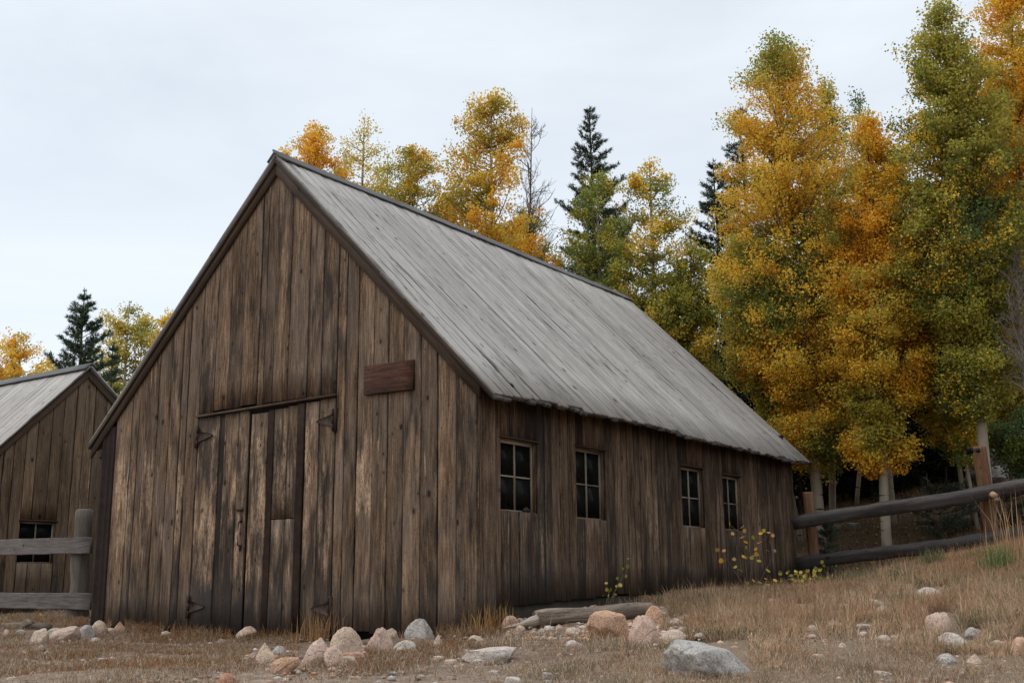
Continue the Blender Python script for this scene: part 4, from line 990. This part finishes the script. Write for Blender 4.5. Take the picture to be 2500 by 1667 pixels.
T(S(2110),S(500),23.0,S(190),[('gold',3.2),('olive',3.6),('orange',1.4),('green',1.8)],'shorter gold aspen filling between the vivid orange and tallest green ones',36000,seed=17,grp=GR,pk=6.,leaf=.029,bottom_py=S(950),base=S(2218),r0=.05,prof_pow=.55)
T(S(2290),S(420),24.8,S(220),[('olive',3),('green',2.4),('gold',2)],'olive aspen behind the tallest green one at the right edge',30000,seed=18,grp=GR,pk=6.,leaf=.030,bottom_py=S(890),base=S(2325),prof_pow=.55)
T(S(1700),S(520),24.6,S(180),[('gold',3),('olive',3),('green',1.6),('orange',1)],'gold green aspen low at the left flank of the huge gold one',30000,seed=19,grp=GR,pk=6.,leaf=.030,bottom_py=S(930),base=S(1838),r0=.045,prof_pow=.5)
T(S(2050),S(330),26.8,S(180),[('green',3),('olive',3),('gold',1)],'mid green aspen deep between the vivid orange and tallest green ones',22000,seed=20,grp=GR,pk=6.,leaf=.031,bottom_py=S(900),base=S(1960),r0=.045)
T(S(2165),S(720),22.4,S(95),[('green',2),('gold',3),('olive',2)],'slender young aspen with a leaning stem left of the right fence post',11000,seed=21,grp=GR,pk=6.,leaf=.028,bottom_py=S(1000),base=S(2240),r0=.04,trunk_bend=.1)
T(S(2352),S(940),22.5,S(150),[('bluegreen',4),('green',2)],'bushy fresh green aspen low at the right edge above the rail',11000,seed=22,grp=GR,pk=6.,leaf=.028,bottom_py=S(1060),r0=.03,prof_pow=.35,base=S(2390))
GL = 'aspens at the left edge'
T(S(52),S(765),36,S(150),[('gold',3),('orange',2),('olive',2)],'golden aspen at the left edge above the shed roof',17000,seed=23,grp=GL,leaf=.04,c0=.2)
T(S(-40),S(862),38,S(160),[('orange',3),('gold',2),('olive',1)],'orange aspen cut by the left edge above the shed',9000,seed=28,grp=GL,leaf=.04,c0=.2)
T(S(298),S(690),34,S(150),[('yellow',2),('olive',3),('green',2.4),('gold',1.4)],'yellow green aspen between the left pine and the barn roof',19000,seed=24,grp=GL,leaf=.038,c0=.2)
T(S(390),S(720),36,S(100),[('gold',3),('yellow',2)],'gold aspen almost hidden behind the barn\'s left roof edge',9000,seed=25,grp=GL,leaf=.04,c0=.2)
T(S(125),S(830),40,S(120),[('gold',3),('olive',2)],'short gold aspen behind the left pine',8000,seed=29,grp=GL,leaf=.042,c0=.2)

T(S(792),S(352),32,S(90),[('gold',3),('olive',3),('green',1)],'small gold olive aspen filling the gap behind the bright orange one',7000,seed=31,c0=.3,leaf=.036)
T(S(655),S(338),33,S(70),O_,'orange aspen just peeping past the ridge peak on its right side',5000,seed=32,c0=.3,leaf=.036)
# bare trees
def bare(px, py, D, wpx, label, n=70, c0=.3, seed=0, mat=M_BARETWIG, base=None, r0=.05, grp='bare trees'):
    r = np.random.default_rng(seed); top = dep(px, py, D); b = top if base is None else dep(base, 1200, D); bz = tz(b[0], b[1]); H = top[2]-bz; Rm = wpx/2*D/F
    t = thing('bare_tree', (b[0], b[1], bz), label, 'tree', grp)
    hs = np.linspace(0,1,10); path = np.c_[b[0]+(top[0]-b[0])*hs, b[1]+(top[1]-b[1])*hs, bz-.2+(H+.2)*hs]
    m = MB(); m.tube(path, r0*(1-hs)**.8+.006, 8); m.build('trunk', mat, t, True)
    m = MB()
    for i in range(n):
        u = r.random(); h = c0+(1-c0)*u; ln = Rm*(1.1-u*.75)*r.uniform(.5,1.2); az = r.random()*6.28; el = math.radians(r.uniform(25,60))
        p0 = np.array([np.interp(h*.96, hs, path[:,k]) for k in range(3)]); d = np.array([math.cos(az)*math.cos(el), math.sin(az)*math.cos(el), math.sin(el)])
        p = [p0]; dd = d.copy()
        for k in range(5): dd = dd+r.normal(size=3)*.16+np.array([0,0,.07]); dd /= np.linalg.norm(dd); p.append(p[-1]+dd*ln/5)
        m.tube(p, np.linspace(.006+.008*ln, .004, 6), 4, cap=False)
        for k in range(r.integers(4,9)):
            q = p[r.integers(1,5)]; d2 = dd+r.normal(size=3)*.5; d2 /= np.linalg.norm(d2); l2 = ln*r.uniform(.2,.45); m.tube([q, q+d2*l2*.5+r.normal(size=3)*.02, q+d2*l2+np.array([0,0,.04*l2])], [.0055,.0045,.0035], 3, cap=False)
    m.build('branches', mat, t)
bare(S(1222),S(248),29.6,S(230),'leafless grey tree right behind the tall orange aspen',95,.6,3,simple('grey_bare_twigs', (.15,.125,.11), .9, .2),S(1200),.07)
bare(S(2330),S(560),20.6,S(230),'leafless twiggy tree at the right edge in front of the aspens',110,.5,5,M_BARETWIG,S(2366),.03)
bare(S(2128),S(1085),23.5,S(60),'thin leafless sapling seen above the rail left of the right post',10,.4,6,M_BARETWIG,S(2136),.02)

# pines
def pine(px, py, D, wpx, label, seed=0, bottom=.08, needles=34, dens=1., col=(.045,.062,.035), name='pine_tree', grp='dark pines', whorl=.36, nl=.075, droop=0., nw=.0075, uf=.66):
    r = np.random.default_rng(seed); top = dep(px, py, D); bz = tz(top[0], top[1]); H = top[2]-bz; Rm = wpx/2*D/F
    t = thing(name, (top[0], top[1], bz), label, 'tree', grp)
    m = MB(); hs = np.linspace(0,1,10); path = np.c_[top[0]+.05*np.sin(hs*4), top[1]+0*hs, bz-.2+(H+.2)*hs]; m.tube(path, .011*H*(1-hs)+.012, 8, rough=.06); m.build('trunk', M_PINEBARK, t, True)
    bm_ = MB(); PT, DT = [], []
    h = bottom*H
    while h < H-.05:
        u = h/H; nbr = r.integers(4,7)
        for k in range(nbr):
            az = r.random()*6.28; env = Rm*min(1.0, ((1-u)/(1-uf))**.8 if u > uf else 1)*r.uniform(.45,1.18)+.08
            el = math.radians(-6-droop+26*u+r.uniform(-8,14)); d = np.array([math.cos(az)*math.cos(el), math.sin(az)*math.cos(el), math.sin(el)])
            p0 = np.array([top[0], top[1], bz+h]); nst = max(3, int(env/.14)); p = [p0]; dd = d.copy()
            for s_ in range(nst): dd = dd+np.array([0,0,.055+.02*(1-u)])+r.normal(size=3)*.05; dd /= np.linalg.norm(dd); p.append(p[-1]+dd*env/nst)
            bm_.tube(p, np.linspace(.006+.012*env, .004, len(p)), 4, cap=False)
            for s_ in range(1, len(p)):
                if s_/len(p) < .22 and env > .5: continue
                PT.append(p[s_]); DT.append(p[s_]-p[s_-1])
                if env > .35:
                    for sg__ in (1,-1):
                        if r.random() < .85*dens:
                            sd2 = np.cross(dd, [0,0,1.])*sg__*r.uniform(.5,1.1)+dd*.9+np.array([0,0,r.uniform(.05,.5)]); sd2 /= np.linalg.norm(sd2); l2 = env*.24*r.uniform(.5,1.2)*(1.2-s_/len(p)*.6)
                            for q in np.arange(.07, l2+.05, .085): PT.append(p[s_]+sd2*q); DT.append(sd2)
        h += whorl*r.uniform(.7,1.2)*(1-.45*u)
    PT.append(np.array([top[0], top[1], top[2]-.1])); DT.append(np.array([0,0,1.])); PT.append(np.array([top[0], top[1], top[2]])); DT.append(np.array([0,0,1.]))
    bm_.build('branches', M_PINEBARK, t)
    PT = np.array(PT); DT = np.array(DT); DT /= np.linalg.norm(DT, axis=1)[:,None]; k = needles; n = len(PT)*k
    P = np.repeat(PT, k, 0)+r.normal(size=(n,3))*.022; Dn = np.repeat(DT, k, 0)*.75+r.normal(size=(n,3))*.55+np.array([0,0,.12]); Dn /= np.linalg.norm(Dn, axis=1)[:,None]
    sd3 = np.cross(Dn, r.normal(size=(n,3))); sd3 /= np.linalg.norm(sd3, axis=1)[:,None]; ln = nl*r.uniform(.6,1.25,size=(n,1))
    V = np.stack([P+sd3*nw, P-sd3*nw, P+Dn*ln], 1).reshape(-1,3); c = np.array(col)*r.uniform(.65,1.5,size=(n,1))*np.array([1,1,1])
    me = raw_mesh('crown', V, np.arange(n*3), np.arange(0, n*3, 3), {'lc': np.repeat(c, 3, 0)}); link('crown', me, t, M_NEEDLE)
pine(S(1356),S(250),31,S(172),'tall dark pine with a pointed tip above the far roof',1,.1,20,nl=.10,nw=.010)
pine(S(1640),S(372),30,S(150),'dark pine half hidden behind the left edge of the huge gold aspen',2,.1,20,nl=.10,nw=.010)
pine(S(1700),S(250),30,S(150),'dark pine showing only as a few boughs inside the huge gold aspen',3,.3,14,nl=.10,nw=.010)
pine(S(196),S(670),30,S(150),'dense green pine above the shed\'s ridge at left',4,.1,24,col=(.05,.075,.035),nl=.10,nw=.010)
pine(S(262),S(790),29,S(50),'small young pine beside the dense green pine',5,.1,18,col=(.05,.08,.035),nl=.09,nw=.010)
r_ = np.random.default_rng(3)
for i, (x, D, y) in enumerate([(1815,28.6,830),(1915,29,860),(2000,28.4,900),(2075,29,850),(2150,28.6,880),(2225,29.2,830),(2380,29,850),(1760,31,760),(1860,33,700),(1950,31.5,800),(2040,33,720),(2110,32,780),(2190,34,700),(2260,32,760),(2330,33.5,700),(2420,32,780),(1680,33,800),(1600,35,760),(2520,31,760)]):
    pine(S(x), S(y), D, S(190)*D/30, 'dark conifer standing in the shade behind the aspen trunks', 20+i, .0, 8, .9, (.02,.03,.016), 'conifer_tree', 'shaded conifers behind the aspens', .34, .19, 6, .03)  # needles darkened to paint the forest shade and widened to block sky light
# seedlings and low conifers behind the fence
pine(S(1896),S(1196),21.6,S(52),'knee high conifer seedling right of the left fence post',40,.05,22,1.,(.04,.06,.035),'conifer_seedling','low conifers behind the fence',.12,.05)
pine(S(2150),S(1118),22.6,S(150),'low dark conifer bush behind the rails, left of the right post',41,.02,16,1.,(.032,.048,.028),'conifer_seedling','low conifers behind the fence',.16,.07)
pine(S(2322),S(1120),22.0,S(140),'low dark conifer bush behind the rails, right of the right post',42,.02,16,1.,(.032,.048,.028),'conifer_seedling','low conifers behind the fence',.16,.07)

# undergrowth stuff: fallen leaves on the forest floor
def build_litter():
    n = 16000; x = rng.uniform(-1, 13, n); y = rng.uniform(8, 30, n); P = np.c_[x, y, terrain(x, y)+.03]
    d = P-CAM; dz = d @ FW; px = 1250+F*(d @ RT)/dz
    P = P[(dz > 18.6) & (px > 1880) & (px < 2750)]; nn = len(P)
    cols = np.array([PAL['gold'], PAL['yellow'], PAL['rust'], (.2,.12,.05), (.12,.07,.035), (.09,.055,.03)])[rng.integers(6, size=nn)]*rng.uniform(.5,.95,size=(nn,1))
    tag(link('fallen_leaves', leaves_mesh('fallen_leaves', P+rng.normal(size=P.shape)*.012, .026*rng.uniform(.6,1.2,nn), cols, 2.2), None, M_LEAF), 'yellow and brown leaf litter under the aspens behind the fence', 'leaf litter', kind='stuff')
build_litter()

# saplings with countable leaves
def sapling(name, label, pts, stems, size, cols, grp='aspen saplings', cat='sapling', D=None, base=None):
    """stems: list of pixel polylines; pts: leaf pixels; all at depth D"""
    b = dep(*base, D); bz = tz(b[0], b[1]); t = thing(name, (b[0], b[1], bz), label, cat, grp)
    m = MB(); E2 = np.array([_sy, _cy, 0])
    for s_ in stems:
        q = [dep(p[0], p[1], D)+E2*rng.uniform(-.08,.08)*(i > 0) for i, p in enumerate(s_)]
        q[0] = np.array([b[0], b[1], bz-.03])+(q[0]-q[0])
        m.tube(q, np.linspace(.008, .003, len(q)), 5, cap=False)
    m.build('stem', M_TWIG, t)
    C = np.array([dep(p[0], p[1], D)+E2*rng.uniform(-.12,.12) for p in pts]); col = np.array([PAL[cols[int(i)]] for i in rng.integers(len(cols), size=len(pts))])*rng.uniform(.85,1.15,size=(len(pts),1))
    me = leaves_mesh('leaves', C, size*rng.uniform(.75,1.15,len(C)), col, 0., True)
    link('leaves', me, t, M_LEAF)
c5 = lambda x, y: (1150+x/2.766, 1000+y/2.766)
lv = [c5(*p) for p in [(1740,770),(1835,790),(1855,815),(1770,835),(1745,855),(1665,945),(1707,950),(1688,1018),(1710,1022),(1778,1008),(1790,1060),(1828,1082),(1850,893),(1860,928),(1830,860),(1930,938),(1925,975),(1955,985),(1955,895),(1978,815),(2012,828),(2020,893),(2000,950),(1853,990),(1885,1000),(1880,1028),(1938,1020),(1915,860),(2040,848),(1892,1100),(1900,1152),(1873,1170),(1830,1150),(2062,950),(1900,985),(2005,1085),(1980,1140),(2005,1180),(1945,1165),(2065,1150),(1950,835),(1870,1000)]]
sapling('aspen_sapling','tall aspen sapling with loose orange and yellow leaves before the last barn window',lv,
        [[(1826,1450),c5(1850,1050),c5(1830,850),c5(1740,775)],[(1828,1450),c5(1900,1000),c5(1960,900),c5(2020,830)],[(1824,1450),c5(1760,1050),c5(1690,950)],[(1830,1450),c5(1960,1150),c5(2060,950)]],.038,['gold','orange','peach','peach','orange','olive','bluegreen'],D=17.6,base=(1827,1448))
lv = [(1955+rng.normal()*22, 1408+rng.normal()*9) for _ in range(42)]+[(1996+rng.normal()*14, 1402+rng.normal()*12) for _ in range(26)]+[(1970+rng.normal()*22, 1428+rng.normal()*6) for _ in range(16)]
sapling('aspen_sapling','low bush of green and yellow leaves under the rails at the barn\'s far corner',lv,[[(1970,1452),(1950,1420),(1935,1405)],[(1970,1452),(1985,1420),(1998,1400)],[(1970,1452),(1968,1415)]],.032,['olive','yellow','bluegreen','gold'],D=18.4,base=(1970,1450))
c6 = lambda x, y: (1150+x/4.273, 1300+y/4.273)
lv = [c6(*p) for p in [(1415,525),(1462,520),(1410,592),(1460,590),(1385,655),(1430,655),(1475,675),(1500,640),(1515,590),(1510,555),(1550,545),(1525,475),(1610,452),(1640,350),(1590,372),(1640,270),(1490,665),(1445,610)]]
sapling('aspen_sapling','small green sapling against the barn side above the log',lv,[[c6(1425,745),c6(1440,620),c6(1415,525)],[c6(1425,745),c6(1500,600),c6(1550,520),c6(1630,370)],[c6(1425,745),c6(1480,650)]],.026,['olive','green','yellow','green'],D=14.6,base=c6(1425,745))
c1 = lambda x, y: (x/7.35, 1400+y/7.35)
lv = [c1(*p) for p in [(965,830),(960,870),(1010,880),(1040,870),(1080,890),(1100,860),(1130,870),(1150,790),(1170,770),(1180,800),(1130,820),(1060,900),(980,910),(1010,930),(1090,925),(1140,900),(1180,845),(1200,830),(940,900),(1110,800)]]
sapling('aspen_sapling','low sapling of orange and green leaves left of the fence post foot',lv,[[c1(1080,960),c1(1080,880),c1(1150,800)],[c1(1080,960),c1(980,860)]],.03,['orange','gold','olive','rust'],D=18.6,base=c1(1080,955))
lv = [c1(*p) for p in [(30,890),(20,950),(45,985),(10,1010),(25,1030),(5,900),(50,910),(130,850),(15,870),(40,1000),(-10,960),(-30,1000),(-20,920)]]
sapling('aspen_sapling','few yellow leaves on a sapling at the left edge before the shed',lv,[[c1(20,1060),c1(20,900),c1(130,850)]],.03,['yellow','gold','olive'],D=17.6,base=c1(20,1060))
lv = [c1(*p) for p in [(765,725),(840,730),(1690,690),(1690,730),(1660,665),(1710,660),(1680,745),(1620,830),(1690,850)]]
sapling('aspen_sapling','sparse sapling of yellow green leaves in the gap between fence post and barn',lv,[[c1(1660,900),c1(1690,740),c1(1660,665)],[c1(1660,900),c1(1300,860),c1(840,740)]],.026,['yellow','olive','gold'],D=18.2,base=c1(1660,900))

# ------------------------------------------------------------------ grass
def blades(name, P, hgt, wid, lean, cols, bend=.5):
    n = len(P); az = rng.random(n)*6.283; d = np.c_[np.cos(az), np.sin(az), np.zeros(n)]; s_ = np.c_[-np.sin(az+rng.normal(size=n)), np.cos(az), np.zeros(n)]
    s_ /= np.linalg.norm(s_, axis=1)[:,None]; h = hgt[:,None]; l = lean[:,None]*h
    up = np.array([0,0,1.]); M1 = P+d*l*.35+up*h*.55; M2 = P+d*l+up*h*(1-.35*np.clip(lean,0,1.6)**1.3)[:,None]
    w_ = wid[:,None]
    V = np.stack([P-s_*w_-up*.02, P+s_*w_-up*.02, M1+s_*w_*.75, M1-s_*w_*.75, M2], 1).reshape(-1,3)
    i0 = np.arange(n)*5; L = np.stack([i0, i0+1, i0+2, i0+3, i0+3, i0+2, i0+4], 1).ravel(); st = np.stack([np.arange(n)*7, np.arange(n)*7+4], 1).ravel()
    shade = np.array([.55,.55,.95,.95,1.1])
    return raw_mesh(name, V, L, st, {'lc': np.repeat(cols, 5, 0)})
def scatter(n, x0, x1, y0, y1):
    x = rng.uniform(x0, x1, n); y = rng.uniform(y0, y1, n)
    ok = ~((x > XL-.05) & (x < .1) & (y > -.06) & (y < LEN+.1)); return x[ok], y[ok]
def pixels(P):
    d = P-CAM; z = d @ FW; return 1250+F*(d @ RT)/z, 833.5-F*(d @ UP)/z, z
_boxes = [(a-2,b+2,c,d+(7 if a > 1600 else 1)) for a,b,c,d,*_ in ROCKS if b-a > 14]+[(1640,1830,1564,1645),(1255,1590,1480,1545)]
def clear(px, py):
    k = np.ones(len(px), bool)
    for a, b, c, d in _boxes: k &= ~((px > a) & (px < b) & (py > c) & (py < d))
    return k
def thatch():
    # dead stems lying flat over the bare ground
    n0 = 420000; x, y = scatter(n0, -13, 10, -6, 3.0); P = np.c_[x, y, terrain(x, y)+.012]; px, py, dz = pixels(P)
    k = (px > -150) & (px < 2650) & (py > 1480) & (py < 1720) & (dz > 5) & (rng.random(len(P)) < np.where(px < 1150, .06, .22)+1.5*np.clip(fbm(x*1.7, y*1.7, 61.)-.46, 0, 1)); k &= clear(px, py); P, dz = P[k], dz[k]; n = len(P)
    cols = np.array([(.40,.29,.19),(.30,.2,.12),(.16,.105,.065),(.42,.34,.25)])[rng.integers(4, size=n)]*rng.uniform(.6,1.15,size=(n,1))
    me = blades('flat_straw', P, .03+.07*rng.random(n), .0016*(1+dz*.03), 1.5+rng.random(n)*1.2, cols)
    tag(link('flat_straw', me, None, M_GRASS), 'dead stems lying flat over the bare dirt', 'dead grass', kind='stuff')
def straw():
    x, y = scatter(1250000, .0, 13.2, -5.5, 12.5); z = terrain(x, y); P = np.c_[x, y, z]; px, py, dz = pixels(P)
    near = (dz > 5.5) & (px > 900) & (px < 3900) & (py < 1900); P, px, py, dz = P[near], px[near], py[near], dz[near]; x, y = P[:,0], P[:,1]
    dens = ss(1480, 1760, px+90*(fbm(x*.8, y*.8, 2.)-.5)*2)
    dens *= 1-.93*ss(1600, 1650, py+50*(fbm(x*1.5, y*1.5, 5.)-.5)*2 + 40*ss(1900,1600,px))
    tr = np.exp(-(((px-2050)/150)**2+((py-1575)/38)**2)); 
    dens = np.maximum(dens, .20*(fbm(x*2.2, y*2.2, 7.) > .53)*ss(1240,1300,px)*ss(1545,1570,py))
    dens = np.maximum(dens, .5*(fbm(x*1.6, y*1.6, 17.) > .55)*ss(1100,1500,px)*ss(1560,1600,py))
    dens = dens*(.4+.95*fbm(x*2.8, y*2.8, 9.)); dens *= ss(20.5,18.8,dz)*.9+.1
    dens *= 1-.93*np.clip(tr*1.3, 0, 1)
    grav = ((px > 1240) & (px < 1560) & (py < 1555)); dens = np.where(grav, .03, dens)
    k = (rng.random(len(P)) < dens*.8) & clear(px, py); P, px, py, dz = P[k], px[k], py[k], dz[k]; x, y = P[:,0], P[:,1]; n = len(P)
    tall = .55+.9*fbm(x*1.7, y*1.7, 4.)
    hgt = (.07+.15*rng.random(n)**1.3)*tall*(.36+.72*ss(1640,1520,py)); lean = np.abs(rng.normal(size=n))*.95+.25
    tl = (rng.random(n) < .05) & (py < 1560); hgt[tl] *= rng.uniform(1.5,2.3,tl.sum()); lean[tl] *= .4; hgt = hgt*(1-.45*ss(13,16.5,dz))
    f = fbm(x*1.1, y*1.1, 6.); c1_, c2_ = np.array((.56,.38,.24)), np.array((.46,.28,.165))
    cols = c1_+(c2_-c1_)*np.clip((f-.38)*4.5, 0, 1)[:,None]; cols = cols*rng.uniform(.5,1.2,size=(n,1))*(.72+.56*fbm(x*2.3, y*2.3, 27.))[:,None]
    rd = ss(1460,1380,py)[:,None]; cols = cols*(1-rd*.6)+np.array((.36,.185,.09))*rd*.6*rng.uniform(.7,1.2,size=(n,1))
    g = (rng.random(n) < .10+.35*(fbm(x*2.1, y*2.1, 12.) > .6)); cols[g] = np.array((.13,.135,.06))*rng.uniform(.7,1.3,size=(g.sum(),1))
    me = blades('dry_grass', P, hgt, np.full(n,.0020)*(1+dz*.03), lean, cols)
    tag(link('dry_grass', me, None, M_GRASS), 'straw coloured dry grass over the slope right of the barn', 'grass', kind='stuff'); return n
def redgrass():
    x, y = scatter(520000, -14, 1.5, -6, .5); z = terrain(x, y); P = np.c_[x, y, z]; px, py, dz = pixels(P)
    near = (px > -300) & (px < 1500) & (py < 1750) & (dz > 5); P, px, py, dz = P[near], px[near], py[near], dz[near]; x, y = P[:,0], P[:,1]
    wallb = np.exp(-((y+.18)/.22)**2)*(x > -7.2)*.95
    patch = (ss(.44,.56,fbm(x*.9, y*1.3, 21.)))*ss(1675,1615,py)*(.35+.65*fbm(x*4, y*4, 2.))
    sp = .10*(fbm(x*3, y*3, 31.) > .52)
    dens = np.maximum.reduce([wallb*(.5+.6*fbm(x*3,y*3,5.)), patch*.8, sp])*ss(1300,1150,px)
    k = (rng.random(len(P)) < dens*.6) & clear(px, py); P, px, py, dz = P[k], px[k], py[k], dz[k]; x, y = P[:,0], P[:,1]; n = len(P); wb = np.exp(-((y+.18)/.25)**2)
    hgt = (.025+.075*rng.random(n)**1.5)*(1+1.6*wb*rng.random(n)); lean = np.abs(rng.normal(size=n))*.8+.15
    cols = np.array((.25,.112,.047))*rng.uniform(.6,1.25,size=(n,1)); q = rng.random(n) < .18+.3*(fbm(x*1.5,y*1.5,44.) > .55); cols[q] = np.array((.33,.24,.14))*rng.uniform(.6,1.2,size=(q.sum(),1))
    q = rng.random(n) < .07; cols[q] = np.array((.12,.13,.05))
    me = blades('red_brown_grass', P, hgt, np.full(n,.0020)*(1+dz*.03), lean, cols)
    tag(link('red_brown_grass', me, None, M_GRASS), 'short red brown grass along the barn front and in patches at left', 'grass', kind='stuff'); return n
def backgrass():
    x, y = scatter(120000, -2, 13, 8, 32); z = terrain(x, y); P = np.c_[x, y, z]; px, py, dz = pixels(P)
    k = (dz > 19) & (px > 1850) & (px < 2800) & (rng.random(len(P)) < .5*(fbm(x*.8, y*.8, 3.) > .48)); P = P[k]; n = len(P)
    cols = np.array((.22,.13,.06))*rng.uniform(.5,1.2,size=(n,1)); me = blades('forest_grass', P, .06+.2*rng.random(n), np.full(n,.005), np.abs(rng.normal(size=n))*.5+.2, cols)
    tag(link('forest_grass', me, None, M_GRASS), 'thin brown grass on the forest floor behind the rail fence', 'grass', kind='stuff')
thatch(); straw(); redgrass(); backgrass()
def clump(px, py, D, w, h, n, col, label, name='grass_clump', lean=.35, grp=None, wid=.005):
    c = dep(px, py, D); P = np.c_[c[0]+rng.normal(size=n)*w, c[1]+rng.normal(size=n)*w, np.zeros(n)]; P[:,2] = terrain(P[:,0], P[:,1])
    me = blades(name, P, h*rng.uniform(.5,1.1,n), np.full(n,wid), np.abs(rng.normal(size=n))*lean+.05, np.array(col)*rng.uniform(.6,1.3,size=(n,1)))
    tag(link(name, me, None, M_GRASS), label, 'grass clump', grp)
clump(S(2300),S(1330),13.6,.12,.42,150,(.11,.18,.05),'bright green grass clump at the right edge',lean=.3)
clump(S(2325),S(1290),14.2,.16,.95,34,(.42,.26,.14),'tall tan seed stalks above the green grass clump at right',name='grass_stalks',lean=.14,wid=.006)
clump(S(2145),S(1322),15.0,.085,.3,190,(.13,.14,.06),'grey green grass clump on the upper slope left of the bright green one',lean=.5)
clump(S(1960),S(1352),15.4,.2,.24,300,(.14,.14,.07),'wide dull green grass tuft right of the low leafy bush',lean=.6)
clump(S(2070),S(1360),14.4,.14,.26,90,(.12,.13,.06),'dark green grass clump above the large whitish rock',lean=.45)
clump(S(1118),S(1428),12.8,.13,.34,150,(.34,.2,.07),'orange tall grass tuft at the barn\'s front right corner',lean=.35)
clump(S(730),S(1425),13.6,.14,.42,110,(.36,.2,.09),'tall thin straw tuft before the right door hinge',lean=.3,wid=.004)
print('objects', len(bpy.data.objects))
